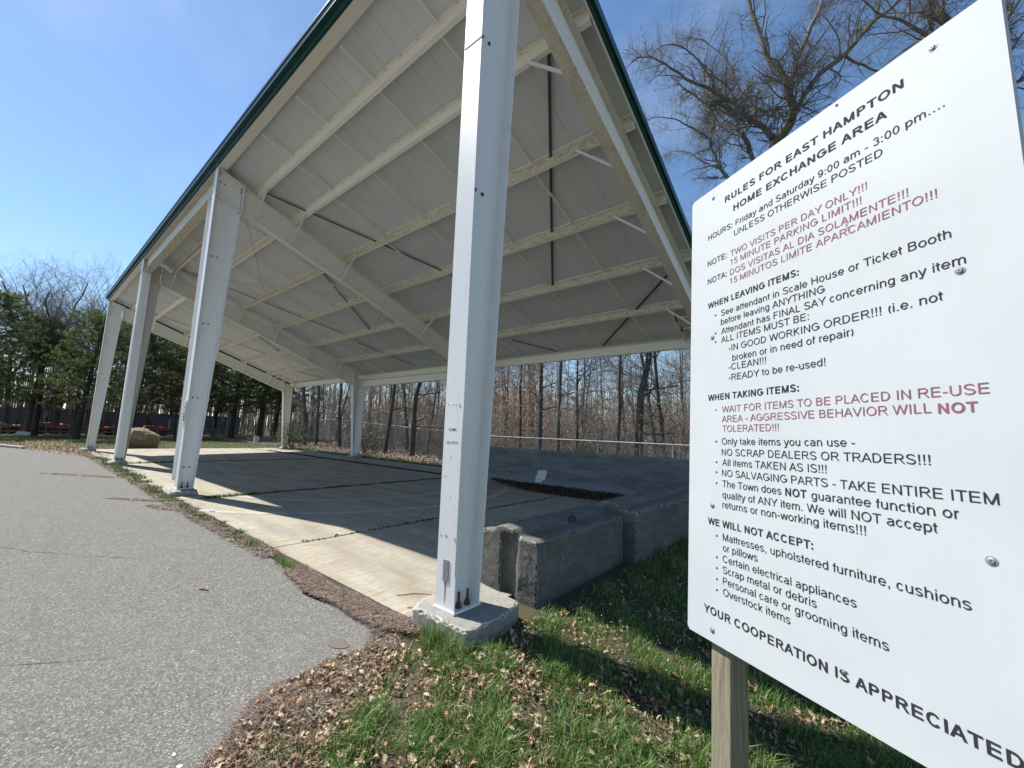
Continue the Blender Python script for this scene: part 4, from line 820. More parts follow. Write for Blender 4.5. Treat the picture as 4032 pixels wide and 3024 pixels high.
# dark debris in the rear joint
x = rng.uniform(-26, -6.2, 3200); y = 8.03+rng.normal(0, .05, len(x))
leaves('leaf_litter', 'dark wet debris filling the rear joint of the slab', np.stack([x, y, np.full(len(x), -.12)], -1), .06, 'dark_litter')
for lab, xc, y0, y1, n in (('dark debris packed in the slab joint behind the second column', -8.28, 1.2, 8, 1500), ('dark debris packed in the slab joint behind the third column', -18.5, .6, 8, 1200), ('thin dirt line in the nearest slab joint', -3.36, .3, 7, 420)):
    y = rng.uniform(y0, y1, n); x = xc+rng.normal(0, .022 if xc < -5 else .010, n); leaves('joint_debris', lab, np.stack([x, y, np.full(n, -.128)], -1), .045, 'dark_litter')
# ------------------------------------------------------------------ pine straw
def straw(name, label, pts, lo, hi, wd, tilt=.15):
    n = len(pts); ln = rng.uniform(lo, hi, n); tv = np.array([(-.5, -.5, 0), (0, -.5, .0), (.5, -.5, 0), (.5, .5, 0), (0, .5, .0), (-.5, .5, 0)], float); tf = np.array([(0, 1, 4, 5), (1, 2, 3, 4)])
    sc = np.stack([ln, np.full(n, wd), np.ones(n)], -1)
    me = shape_scatter(name, tv, tf, pts, rng.uniform(0, 2*pi, n), rng.normal(0, tilt, n), np.full(n, .4), sc, 'pine_straw'); return tag(link(name, me), label, 'pine needles', kind='stuff')
def along(pts, n, s0, s1):
    seg = [math.dist(a, b) for a, b in zip(pts[:-1], pts[1:])]; cs = np.concatenate([[0], np.cumsum(seg)]); t = rng.uniform(0, cs[-1], n)
    i = np.clip(np.searchsorted(cs, t)-1, 0, len(seg)-1); fr = (t-cs[i])/np.array(seg)[i]; P = np.array(pts); A, B = P[i], P[i+1]; d = (B-A)/np.linalg.norm(B-A, axis=1)[:, None]; nr = np.stack([-d[:, 1], d[:, 0]], -1)
    return A+(B-A)*fr[:, None]+nr*rng.uniform(s0, s1, n)[:, None]
q = along([(-.75, -.33)]+LIT[2:15], 34000, -.03, .60); base_ = along([(-.75, -.33)]+LIT[2:15], 10, 0, 0); dn = np.min(np.hypot(q[:, None, 0]-np.array(LIT[2:15])[None, :, 0], q[:, None, 1]-np.array(LIT[2:15])[None, :, 1]), 1)
q = q[(rng.random(len(q)) < np.exp(-np.maximum(dn-.10, 0)/.13)*np.clip(.75+.4*clump(q[:, 0], q[:, 1], 7, 3), .1, 1)) & ~((q[:, 0] > -.3) & (q[:, 1] > -.14))]
straw('pine_straw', 'brown pine needle drift between the asphalt edge and the grass', np.stack([q[:, 0], q[:, 1], np.maximum(hgt(q[:, 0], q[:, 1]), -.165)+rng.uniform(.012, .035, len(q))], -1), .03, .10, .0022)
q = along([(-2.35, -.22), (-1.85, -.28), (-1.5, -.33), (-1.1, -.26), (-.75, -.28), (-.4, -.26), (-.15, -.12)], 15000, -.13, .12)
straw('pine_straw', 'brown needle drift along the front edge of the slab', np.stack([q[:, 0], q[:, 1], -.125+rng.uniform(-.01, .02, len(q))], -1), .03, .09, .0022)
q = along([(-24, -.15), (-17, -.2), (-11, -.18), (-9.3, -.25), (-7.2, -.22), (-6, -.25), (-4.8, -.22), (-3.0, -.2)], 9000, -.14, .10)
straw('pine_straw', 'reddish needle drift with weeds beside the far half of the slab', np.stack([q[:, 0], q[:, 1], -.125+rng.uniform(-.015, .02, len(q))], -1), .06, .16, .006)
for lab, (cx, cy, rx, ry, rot) in {'long reddish needle streak on the asphalt by the third column': (-14.6, -.95, 1.7, .12, .55), 'needle streak on the asphalt by the second column': (-8.9, -.62, .8, .08, .6), 'needle patch on the asphalt nearest the second column': (-7.6, -.45, .55, .12, .3)}.items():
    a = rng.uniform(0, 2*pi, 900); r_ = np.sqrt(rng.random(900)); X = rx*r_*np.cos(a); Y = ry*r_*np.sin(a); px_ = cx+X*cos(rot)-Y*sin(rot); py_ = cy+X*sin(rot)+Y*cos(rot)
    straw('pine_straw', lab, np.stack([px_, py_, np.full(900, -.142)], -1), .05, .14, .006, .03)
# ------------------------------------------------------------------ weeds
def weeds(name, label, pts, h0, h1, wd, mat='weed_leaf', lean=1.2):
    n = len(pts); o = link(name, blades(pts, rng.uniform(h0, h1, n), rng.uniform(wd*.6, wd, n), rng.uniform(.2, lean, n), rng.uniform(0, 2*pi, n), mat, name)); return tag(o, label, 'weeds', kind='stuff')
def clumps(cs, per, sp):
    out = []
    for (x_, y_) in cs: out.append(np.stack([x_+rng.normal(0, sp, per), y_+rng.normal(0, sp*.6, per)], -1))
    return np.concatenate(out)
P_ = along([(-22, -.05), (-14, -.12), (-9.6, -.2)], 60, -.1, .15); q = clumps(P_, 45, .12); weeds('weeds', 'low green weeds along the slab edge between the far columns', np.column_stack([q, np.full(len(q), -.14)]), .04, .12, .022)
P_ = along([(-9.2, -.22), (-8, -.2), (-6.6, -.2), (-5.2, -.2), (-3.2, -.22)], 46, -.08, .1); q = clumps(P_, 55, .06); weeds('weeds', 'leafy green weeds along the slab edge in front of the second column', np.column_stack([q, np.full(len(q), -.14)]), .03, .08, .013)
q = clumps([(-8.25+.1*i*0, .35+.09*i) for i in range(12)], 40, .05); weeds('weeds', 'line of small weeds in the slab joint behind the second column', np.column_stack([q, np.full(len(q), -.13)]), .03, .09, .014)
q = clumps([(-18.5, .5+.25*i) for i in range(8)], 40, .09); weeds('weeds', 'weeds in the slab joint behind the third column', np.column_stack([q, np.full(len(q), -.13)]), .04, .12, .02)
q = clumps([(-8.26, 3.4), (-8.27, 3.55), (-8.25, 4.9), (-8.25, 5.1), (-8.25, 5.3), (-3.3, 3.2), (-3.32, 2.95), (-1.9, 4.4), (-1.8, 4.6), (-18.5, 3.8), (-18.5, 5.5), (-18.48, 6.2)], 60, .055); weeds('weeds', 'dark weed clumps rooted in the shaded slab joints', np.column_stack([q, np.full(len(q), -.13)]), .02, .06, .012)
q = clumps([(-2.35, -.28), (-2.5, -.27), (-2.7, -.26), (-3.6, -.25), (-3.75, -.24)], 70, .05); weeds('weeds', 'upright dry grass stems at the slab edge nearest the camera', np.column_stack([q, np.full(len(q), -.14)]), .05, .13, .006, 'grass_blade', .7)
for cx, cy, lab in [(-.62, -.22, 'small green weed in the needles at the slab corner'), (-.36, -.17, 'tiny green weed beside the near footing')]:
    q = clumps([(cx, cy)], 70, .03); weeds('weeds', lab, np.column_stack([q, np.full(len(q), -.14)]), .02, .05, .010)
# white flowers beside the blocks
n = 430; x = rng.uniform(.55, 2.1, n); y = 1.1+rng.normal(.45, .38, n)+.25*(x-.5); k_ = y > .9; x, y = x[k_], y[k_]; n = len(x); hz = rng.uniform(.05, .13, n)
z = hgt(x, y)
weeds('flower_stems', 'thin stems of tiny white flowers beside the nearest block', np.stack([x, y, z], -1), .05, .12, .003, 'weed_leaf', .3)
tv = np.array([(cos(2*pi*i/6), sin(2*pi*i/6), .15) for i in range(6)]); tf = np.array([(0, 1, 2, 3, 4, 5)])
o = link('white_flowers', shape_scatter('white_flowers', tv, tf, np.stack([x, y, z+hz], -1), rng.uniform(0, 6, n), rng.normal(0, .4, n), rng.normal(0, .4, n), np.full((n, 1), .0042), 'white_petal')); tag(o, 'scatter of tiny white flowers in the shade beside the nearest block', 'flowers', kind='stuff')
# bits on the asphalt and slab
def chip(name, x, y, z, s, mat, lab, cat, seed):
    m = MB(); r = random.Random(seed); p = blob(0, 0, s, s*.6, 7, .3, seed, r.uniform(0, 3)); m.prism(p, 0, s*.35, 2); o = m.build(name, mat, None); o.location = (x, y, z); return tag(o, lab, cat)
chip('stone_chip', .13, -1.80, -.149, .016, 'pale_plastic', 'white stone chip at the bottom edge of the asphalt, nearer the grass', 'stone', 1)
chip('stone_chip', .02, -1.80, -.149, .012, 'pale_plastic', 'white stone chip at the bottom edge of the asphalt, farther from the grass', 'stone', 2)
chip('stone_chip', -6.55, .05, -.129, .05, 'smudge', 'grey stone on the slab corner in the second column shadow', 'stone', 3)
for lab, (x, y, a, l_) in {'short brown stick lying alone on the asphalt': (-2.35, -1.1, .6, .10), 'bent dry twig on the sunlit slab': (-.72, .25, .9, .34), 'thin dry twig on the slab near the footing': (-.45, .06, .5, .16)}.items():
    z_ = -.142 if 'asphalt' in lab else -.124; m = MB().tube([(-l_/2, 0, 0), (0, l_*.06, .004), (l_/2, -l_*.04, 0)], [.004, .005, .0025] if l_ > .12 else [.008, .009, .005], 6); o = m.build('stick', 'bark_stick'); o.location = (x, y, z_); o.rotation_euler = (0, 0, a); tag(o, lab, 'stick')
o = link('gravel', shape_scatter('gravel', np.array([(-1, -.6, 0), (.8, -1, .1), (1, .7, .2), (-.7, .9, .1)], float), np.array([(0, 1, 2, 3)]), np.column_stack([rng.normal(-.12, .12, 300)-.25*0, rng.normal(-1.72, .05, 300), np.full(300, -.1455)]), rng.uniform(0, 6, 300), rng.normal(0, .2, 300), rng.normal(0, .2, 300), rng.uniform(.0008, .0032, (300, 1)), 'pale_gravel')); tag(o, 'pale crumbs of gravel on the asphalt near the bottom edge', 'gravel', kind='stuff')
# dry weed in the block slot
m = MB(); r = random.Random(3)
def twiggy(m, p, d, l_, rad, lv):
    e = p+d*l_; m.tube([p, p+d*l_*.5+Vector((r.uniform(-.01, .01), 0, .005)), e], [rad, rad*.8, rad*.5], 4)
    if lv: 
        for _ in range(4):
            t = r.uniform(.4, 1); twiggy(m, p+d*l_*t, (d+Vector((r.uniform(-.7, .7), r.uniform(-.5, .5), r.uniform(-.2, .6)))).normalized(), l_*.4, rad*.5, lv-1)
twiggy(m, Vector((0, 0, 0)), Vector((.30, -.08, .75)).normalized(), .36, .004, 3); twiggy(m, Vector((0, 0, 0)), Vector((.0, -.1, .95)).normalized(), .5, .003, 2)
o = m.build('dead_weed', 'bark_stick'); o.location = (.02, .93, -.12); tag(o, 'dry dead weed standing in the slot of the nearest block', 'weed')
for nm in (): pass

# ------------------------------------------------------------------ trees
class Segs:
    def __init__(s): s.a = []; s.b = []; s.ra = []; s.rb = []
    def add(s, a, b, ra, rb): s.a.append(a); s.b.append(b); s.ra.append(ra); s.rb.append(rb)
    def mesh(s, name, mat, n=4):
        A = np.array(s.a); B = np.array(s.b); ra = np.array(s.ra)[:, None, None]; rb = np.array(s.rb)[:, None, None]
        d = B-A; ln = np.linalg.norm(d, axis=1, keepdims=True)+1e-9; d = d/ln; q = np.where(np.abs(d[:, 2:3]) < .9, np.array([[0, 0, 1.]]), np.array([[1., 0, 0]]))
        r = np.cross(d, q); r /= np.linalg.norm(r, axis=1, keepdims=True)+1e-9; u = np.cross(r, d); an = np.arange(n)*2*pi/n
        ring = r[:, None]*np.cos(an)[None, :, None]+u[:, None]*np.sin(an)[None, :, None]
        v = np.concatenate([A[:, None]-d[:, None]*ra*.3+ring*ra, B[:, None]+ring*rb], 1).reshape(-1, 3); k_ = np.arange(len(A))[:, None]*2*n
        f = np.concatenate([np.concatenate([k_+i, k_+(i+1) % n, k_+n+(i+1) % n, k_+n+i], 1) for i in range(n)])
        me = mesh_np(name, v, [f], mat)
        me.polygons.foreach_set('use_smooth', np.ones(len(me.polygons), bool)); return me
def norm(v): return v/(sqrt(v[0]*v[0]+v[1]*v[1]+v[2]*v[2])+1e-9)
def grow(R, thick, thin, p, d, ln, rad, lv, spread=.65, upb=.12, thr=.02, steps=5, kids=3, tips=None):
    """one limb that wanders and sheds side limbs"""
    st = ln/steps; q = np.array(p, float); dd = norm(np.array(d, float)); 
    for i in range(steps):
        dd = norm(dd+np.array([R.gauss(0, .23+.13*(lv == 0)), R.gauss(0, .23+.13*(lv == 0)), R.gauss(0, .19+.13*(lv == 0))+upb*.35])); e = q+dd*st; r1 = rad*(1-.62*i/steps); r2 = rad*(1-.62*(i+1)/steps)
        (thick if r1 > thr else thin).add(q, e, r1, r2)
        if lv > 0 and i >= (1 if lv > 1 else 0):
            for _ in range(kids if R.random() < .75 else kids-1):
                sd = norm(np.array([R.gauss(0, 1), R.gauss(0, 1), R.gauss(0, .8)])); sd = norm(sd-dd*np.dot(sd, dd)*.9); nd = norm(dd*(1-spread*R.uniform(.6, 1.1))+sd*spread+np.array([0, 0, upb]))
                grow(R, thick, thin, q+(e-q)*R.random(), nd, ln*R.uniform(.38, .62), r2*R.uniform(.42, .62), lv-1, spread, upb, thr, max(3, steps-1), kids, tips)
        q = e
    if tips is not None: tips.append(q.copy())
# forest tree variants
variants = []
for s_ in range(12):
    R = random.Random(100+s_); tk, th = Segs(), Segs(); H = R.uniform(10.5, 15); rad = R.uniform(.09, .17); n_ = 12
    q = np.array([0, 0, -.3]); dd = np.array([R.gauss(0, .05), R.gauss(0, .05), 1.]); fork = R.random() < .4
    if s_ > 8:      # broad forked crowns
        rad = .2; H = 6.0
        for i in range(6):
            e = q+norm(dd)*H/6; tk.add(q, e, rad*(1-.07*i), rad*(1-.07*(i+1))); dd = norm(dd+np.array([R.gauss(0, .05), R.gauss(0, .05), .1])); q = e
        for b in range(5):
            a = 2*pi*b/5+R.uniform(-.4, .4); grow(R, tk, th, q-dd*R.uniform(0, 1.6), np.array([cos(a)*.65, sin(a)*.65, R.uniform(.8, 1.3)]), R.uniform(5.5, 8), rad*.5, 3, .55, .10, .03, 7, 2)
        variants.append((tk.mesh('tree_trunk', 'grey_bark', 6), th.mesh('tree_crown', 'twig', 3))); continue
    for i in range(n_):
        dd = norm(dd+np.array([R.gauss(0, .05), R.gauss(0, .05), .12])); e = q+dd*H/n_; r1 = rad*(1-.8*i/n_)*(1.25 if i == 0 else 1); r2 = rad*(1-.8*(i+1)/n_); tk.add(q, e, r1, r2)
        if i >= 2:
            for _ in range(2 if i < 5 else 3):
                a = R.uniform(0, 2*pi); el = R.uniform(.1, .9); nd = np.array([cos(a), sin(a), el]); grow(R, tk, th, q+(e-q)*R.random(), nd, R.uniform(1.6, 3.8)*(1-.4*i/n_)*(.7 if i < 4 else 1), r1*R.uniform(.22, .42), 2, .6, .14, .03, 5, 2 if i < 5 else 3)
        q = e
    variants.append((tk.mesh('tree_trunk', 'grey_bark', 6), th.mesh('tree_crown', 'twig', 3)))
TK, TC = [v[0] for v in variants], [v[1] for v in variants]
CA = YAW
def at(az, d): return (CAM.x+d*cos(radians(az)), CAM.y+d*sin(radians(az)))
def ftree(x, y, v, s, rz, label, group=None, fat=1):
    t = thing('bare_tree', label, 'tree', (x, y, float(hgt(x, y))-.05), rz, group)
    o = link('trunk', TK[v], t, scale=(s*fat, s*fat, s)); link('crown', TC[v], t, scale=(s*1.0, s*1.0, s)); return t
spec = [(112.3, 19.5, 0, 1.15, 1.9, 'thick dark bare tree behind the fence, just left of the sign'), (115.2, 21, 1, 1.05, 1.5, 'straight bare tree behind the fence, next left of the thick dark one'), (108.6, 20.5, 2, 1.1, 1.1, 'paler bare tree rising right at the left edge of the sign'), (109.5, 23, 6, 1.1, 1.0, 'slim pale bare tree close behind the one at the sign edge'),
 (123.0, 19, 3, 1.0, 1.3, 'bare tree with a kinked dark trunk right of the first column'), (125.6, 20, 4, 1.0, 1.2, 'leaning forked bare tree right of the first column'), (128.0, 22, 5, .95, 1.1, 'dark bare tree standing close to the right edge of the first column'), (142.9, 25, 0, 1.1, 1.8, 'thick bare tree just left of the first column behind the fence'),
 (151.9, 34, 1, 1.1, 1.7, 'thick bare tree between the two rear columns, nearer the left one'), (156.0, 37, 2, 1.15, 1.6, 'left of two twin bare trees beside the last rear column'), (154.8, 37.5, 3, 1.1, 1.5, 'right of two twin bare trees beside the last rear column'), (146.5, 28, 4, 1.0, 1.3, 'bare tree right of the third frame rear column')]
for az, d, v, s, fat, lab in spec:
    x, y = at(az, d); ftree(x, y, v, s, random.uniform(0, 6), lab, None, fat*.72)
R = random.Random(11); cnt = 0
placed = [at(a[0], a[1]) for a in spec]
while cnt < 118:
    az = R.uniform(88, 163); d = R.uniform(19, 62) if az > 100 else R.uniform(16, 40)
    x, y = at(az, d)
    if y < 15.2 or x < -78: continue
    if any(math.dist((x, y), p) < 1.1 for p in placed): continue
    placed.append((x, y)); cnt += 1
    ftree(x, y, R.randrange(9), R.uniform(.75, 1.15), R.uniform(0, 6.28), 'bare grey-brown tree behind the fence, '+('hidden partly by the sign' if az < 108 else 'between the sign and first column' if az < 132 else 'just left of the first column' if az < 149 else 'between two rear columns' if az < 153 else 'left of the last rear column'), 'bare trees of the woods behind the fence', R.uniform(.5, .95))
# bare trees behind the pines at left
for i, (az, d, s) in enumerate([(177.5, 62, 1.35), (179.2, 58, 1.25), (176.4, 60, 1.2), (173.4, 60, 1.15), (174.6, 66, 1.3), (172.2, 64, 1.25), (169.3, 70, 1.2), (166.5, 68, 1.1), (180.5, 64, 1.3), (164.0, 72, 1.05), (175.9, 78, 1.3), (171, 80, 1.2), (167.8, 84, 1.2), (183.5, 70, 1.3)]):
    x, y = at(az, d); ftree(x, y, 9+i % 3, s*.98, i*1.3, 'bare tree showing above the pines at the left', 'bare trees beyond the pines at the left', 1)
# far woods: one mass of thin trunks
tk = Segs(); R = random.Random(5)
for _ in range(4300):
    az = R.uniform(86, 190); d = R.uniform(66, 150); x, y = at(az, d); z = -.5; h_ = R.uniform(6, 13); dx, dy = R.gauss(0, .5), R.gauss(0, .5); tk.add((x, y, z), (x+dx, y+dy, h_), R.uniform(.05, .16), .03)
    for _ in range(3):
        t = R.uniform(.3, .9); q = np.array([x+dx*t, y+dy*t, h_*t]); tk.add(q, q+np.array([R.gauss(0, 1.2), R.gauss(0, 1.2), R.uniform(.6, 2.6)]), .04, .012)
o = link('far_woods', tk.mesh('far_woods', 'twig', 3)); tag(o, 'distant bare woods reading as one brown mass', 'woods', kind='stuff')
# underbrush
tk = Segs(); R = random.Random(6); lp = []
for _ in range(6000):
    az = R.uniform(90, 162); d = R.uniform(17, 44); x, y = at(az, d)
    if y < 14.3 or x < -60: continue
    z = float(hgt(x, y)); h_ = R.uniform(.8, 6.5)*R.uniform(.6, 1); lean = np.array([R.gauss(0, .25), R.gauss(0, .25), 1.]); q = np.array([x, y, z]); st = h_/4; rr = R.uniform(.006, .022)
    for i in range(4):
        e = q+norm(lean+np.array([R.gauss(0, .2), R.gauss(0, .2), 0]))*st; tk.add(q, e, rr*(1-.2*i), rr*(1-.2*(i+1))); 
        for _ in range(2):
            c_ = q+(e-q)*R.random(); tk.add(c_, c_+np.array([R.gauss(0, .35), R.gauss(0, .35), R.uniform(.1, .6)]), rr*.45, .003)
        q = e
    if R.random() < .16: lp += [q+np.array([R.gauss(0, .5), R.gauss(0, .5), R.gauss(-.3, .6)]) for _ in range(26)]
o = link('underbrush', tk.mesh('underbrush', 'twig', 3)); tag(o, 'tangle of bare saplings and brush behind the fence', 'brush', kind='stuff')
# russet leaves still hanging, thickest right of the first column
for _ in range(6500):
    az = R.gauss(127.5, 3.2) if R.random() < .6 else R.gauss(149, 6); d = R.uniform(20.5, 27) if az < 138 else R.uniform(26, 36); x, y = at(az, d)
    if y > 14: lp.append(np.array([x, y, abs(R.gauss(3.2, 1.6))]))
lp = np.array(lp); n = len(lp)
for _ in range(1): lp += .35*np.stack([np.sin(lp[:, 2]*5+lp[:, 0]), np.cos(lp[:, 0]*4), np.sin(lp[:, 1]*6)], -1)
tv, tf = np.array([(-.5, 0, 0), (0, -.3, .1), (.5, 0, 0), (0, .3, .12)]), np.array([(0, 1, 2, 3)])
o = link('russet_leaves', shape_scatter('russet_leaves', tv, tf, lp, rng.uniform(0, 6, n), rng.normal(0, 1, n), rng.normal(0, 1, n), rng.uniform(.07, .15, (n, 1)), 'oak_leaf_on_tree')); tag(o, 'russet dead leaves still hanging on oak saplings behind the fence', 'leaves', kind='stuff')
def bush(az, d, rx, rz, n, lab):
    x, y = at(az, d); z = float(hgt(x, y)); u = rng.normal(0, 1, (n, 3)); u /= np.linalg.norm(u, axis=1)[:, None]; rr = rng.random(n)**.4; p = np.array([x, y, z+rz*.8])+u*rr[:, None]*np.array([rx, rx, rz]); p[:, 2] += .15*np.sin(p[:, 0]*5)
    t = thing('evergreen_bush', lab, 'bush', (x, y, z)); me = shape_scatter('foliage', tv, tf, p-np.array([x, y, z]), rng.uniform(0, 6, n), rng.normal(0, 1, n), rng.normal(0, 1, n), rng.uniform(.05, .13, (n, 1)), 'evergreen_leaf'); link('foliage', me, t)
    sg = Segs(); [sg.add((0, 0, 0), (random.gauss(0, rx*.5), random.gauss(0, rx*.5), rz*1.4), .02, .008) for _ in range(9)]; link('stem', sg.mesh('stem', 'twig', 4), t)
bush(118.6, 18.2, 1.0, .75, 2600, 'low green holly-like bush behind the fence left of the thick dark tree'); bush(157.4, 33, 1.3, 1.1, 2200, 'dull green bush at the foot of the fence by the last rear column'); bush(148.8, 27, 1.1, 1.0, 1500, 'thin green bush behind the fence between the rear columns')
# near oaks behind the sign: main limbs followed from their outline, twigs grown from them
def ray(u, v):
    d = fw*F+rt*(u-2016)-up*(v-1512); return d/math.hypot(d.x, d.y)
Z6 = lambda x, y: (2600+x*.72323, y*.72323)
def oak(limbs, dist, base, label, seed, kids=4, rtrunk=.17):
    R = random.Random(seed); tk, th = Segs(), Segs(); bx = CAM+Vector(ray(*base))*dist; bx = Vector((bx.x, bx.y, float(hgt(bx.x, bx.y))))
    first = True
    for (pts, r0_, r1_, dz0, dz1) in limbs:
        n_ = len(pts); P = []
        for i, (a, b) in enumerate(pts):
            dd_ = dist+dz0+(dz1-dz0)*i/(n_-1); P.append(np.array(CAM+Vector(ray(*Z6(a, b)))*dd_))
        if first: P = [np.array(bx)-np.array([0, 0, .2]), (np.array(bx)+P[0])/2+np.array([.05, .04, 0])]+P; n_ += 2
        for i in range(n_-1):
            ra = r0_+(r1_-r0_)*i/(n_-1); rb = r0_+(r1_-r0_)*(i+1)/(n_-1); ln = np.linalg.norm(P[i+1]-P[i]); sub = 3; q = P[i]
            for s in range(sub):
                e = P[i]+(P[i+1]-P[i])*(s+1)/sub+(np.array([R.gauss(0, .02), R.gauss(0, .02), R.gauss(0, .02)])*ln if s < sub-1 else 0)
                a_ = ra+(rb-ra)*s/sub; b_ = ra+(rb-ra)*(s+1)/sub; tk.add(q, e, a_, b_)
                if not (first and i < 2):
                    dl = norm(e-q)
                    for _ in range(kids):
                        if R.random() < .46:
                            sd = norm(np.array([R.gauss(0, 1), R.gauss(0, 1), R.gauss(0, 1)])); sd = norm(sd-dl*np.dot(sd, dl)); nd = norm(dl*.5+sd*.8+np.array([0, 0, .15]))
                            grow(R, tk, th, q+(e-q)*R.random(), nd, R.uniform(.7, 1.8)*(.6 if i == 0 else 1), min(b_*.40, .028), 2, .70, .02, .010, 6, 2)
                q = e
        dl = norm(P[-1]-P[-2]); grow(R, tk, th, P[-1], dl, 1.6, r1_, 2, .7, .04, .012, 7, 3); first = False
    t = thing('bare_oak', label, 'tree', tuple(bx)); o_ = np.array(bx)
    for s in (tk, th): s.a = [np.array(p)-o_ for p in s.a]; s.b = [np.array(p)-o_ for p in s.b]
    link('trunk', tk.mesh('trunk', 'oak_bark', 6), t); link('crown', th.mesh('crown', 'oak_bark', 3), t); return t
oak([([(620, 790), (660, 740), (700, 680), (730, 600), (700, 520), (705, 470), (690, 440), (600, 340), (545, 210), (495, 60), (470, -60)], .19, .045, 0, -1.0),
     ([(735, 600), (800, 490), (870, 400), (1000, 300), (1130, 150), (1290, 10), (1400, -90)], .10, .035, 0, 1.2), ([(705, 470), (735, 350), (800, 200), (870, 40), (900, -80)], .09, .035, 0, .8),
     ([(640, 760), (600, 745), (560, 690), (500, 660), (440, 640), (405, 560), (330, 520), (240, 470), (160, 440), (80, 385), (0, 335)], .10, .03, 0, -2),
     ([(630, 650), (600, 600), (520, 590), (470, 560), (430, 480), (400, 380), (330, 290), (250, 230)], .05, .02, 0, 1.5), ([(1000, 300), (1060, 340), (1170, 385), (1300, 390)], .05, .02, .6, 2)], 14.5, (3060, 1500), 'large bare oak rising behind the top edge of the sign', 21, 3)
oak([([(510, 880), (480, 790), (420, 700), (430, 650), (400, 600), (330, 570), (270, 575), (240, 560)], .11, .04, 0, -.5), ([(270, 575), (300, 640), (285, 700), (290, 650), (330, 560), (350, 450)], .04, .02, 0, .6), ([(420, 620), (405, 540), (360, 460), (260, 400), (180, 300), (110, 250), (60, 240)], .05, .02, 0, -1)], 16, (3000, 1500), 'middle bare oak between the large oak and the roof edge', 22, 3)
oak([([(370, 975), (330, 920), (300, 850), (272, 800), (275, 740), (295, 680), (285, 620)], .09, .035, 0, .2), ([(275, 760), (215, 720), (160, 690), (100, 655), (20, 640)], .045, .018, 0, -1.2), ([(330, 920), (230, 880), (160, 830), (90, 820)], .04, .015, 0, .8)], 17, (2960, 1500), 'smaller bare oak leaning towards the roof edge, lowest above the sign corner', 23, 3)
oak([([(1700, 700), (1690, 400), (1640, 250), (1560, 120), (1480, 0), (1440, -120)], .17, .05, 0, -.5), ([(1640, 250), (1540, 230), (1430, 180), (1330, 120), (1220, 90), (1150, 40)], .06, .02, 0, -1), ([(1690, 400), (1800, 260), (1880, 120), (1960, -20)], .08, .03, 0, 1), ([(1700, 560), (1850, 500), (1980, 420), (2080, 330)], .06, .02, 0, .5)], 13, (3900, 1500), 'bare oak at the far right, its branches crossing the sign corner', 24, 3)

# white pines
def make_pine(seed, H, r0_):
    R = random.Random(seed); tk, tw = Segs(), Segs(); tp = []; q = np.array([0, 0, -.3]); dd = np.array([R.gauss(0, .03), R.gauss(0, .03), 1.]); n_ = 14; trunk = []
    for i in range(n_):
        dd = norm(dd+np.array([R.gauss(0, .02), R.gauss(0, .02), .1])); e = q+dd*H/n_; tk.add(q, e, r0_*(1-.85*i/n_)*(1.2 if i == 0 else 1), r0_*(1-.85*(i+1)/n_)); trunk.append((q, e)); q = e
    z = 2.9
    while z < H-.3:
        t = z/H; a0 = R.uniform(0, 2*pi); nb = R.choice([3, 4, 5]); i = min(n_-1, int(t*n_)); c_ = trunk[i][0]+(trunk[i][1]-trunk[i][0])*(t*n_-i)
        for b in range(nb):
            a = a0+2*pi*b/nb+R.uniform(-.4, .4); ln = (5.4*(1-t)**.6+.9)*R.uniform(.6, 1.1)*(.8 if z < 3.2 else 1); p = c_.copy(); d = norm(np.array([cos(a), sin(a), -.02+.35*t])); st = 8; bare = z < 3.4 and R.random() < .45
            for s in range(st):
                d = norm(d+np.array([R.gauss(0, .07), R.gauss(0, .07), .035])); e = p+d*ln/st; rr = .045*(1-t*.6)*(1-s/st)+.008; tk.add(p, e, rr, rr*.85)
                if s >= 2:
                    for _ in range(4):
                        sd = norm(np.array([R.gauss(0, 1), R.gauss(0, 1), R.gauss(0, .3)])); nd = norm(d*.7+sd*.8); l2 = R.uniform(.25, .8)*(1-.25*t); f_ = p+nd*l2; tw.add(p, f_, .010, .004)
                        for k_ in range(2 if bare else 5): tp.append((p+(f_-p)*R.uniform(.35, 1.05)+np.array([R.gauss(0, .07), R.gauss(0, .07), R.gauss(0, .05)]), nd))
                p = e
            tp.append((p, d))
        z += R.uniform(.38, .62)
    P = np.array([a for a, b in tp]); D = np.array([b for a, b in tp]); n = len(P); K_ = 5
    Pn = np.repeat(P, K_, 0); Dn = np.repeat(D, K_, 0)+rng.normal(0, .75, (n*K_, 3)); Dn[:, 2] += .15; Dn /= np.linalg.norm(Dn, axis=1)[:, None]; ln = rng.uniform(.12, .26, n*K_)[:, None]; sd = np.cross(Dn, rng.normal(0, 1, (n*K_, 3))); sd /= np.linalg.norm(sd, axis=1)[:, None]; sd *= .020
    v = np.stack([Pn-sd, Pn+sd, Pn+Dn*ln], 1).reshape(-1, 3); i = np.arange(n*K_)[:, None]*3
    return tk.mesh('pine_trunk', 'pine_bark', 6), tw.mesh('twigs', 'pine_bark', 3), mesh_np('foliage', v, [np.concatenate([i, i+1, i+2], 1)], 'pine_needles')
PV = [make_pine(31, 12.5, .25), make_pine(32, 12, .23), make_pine(33, 13, .23)]
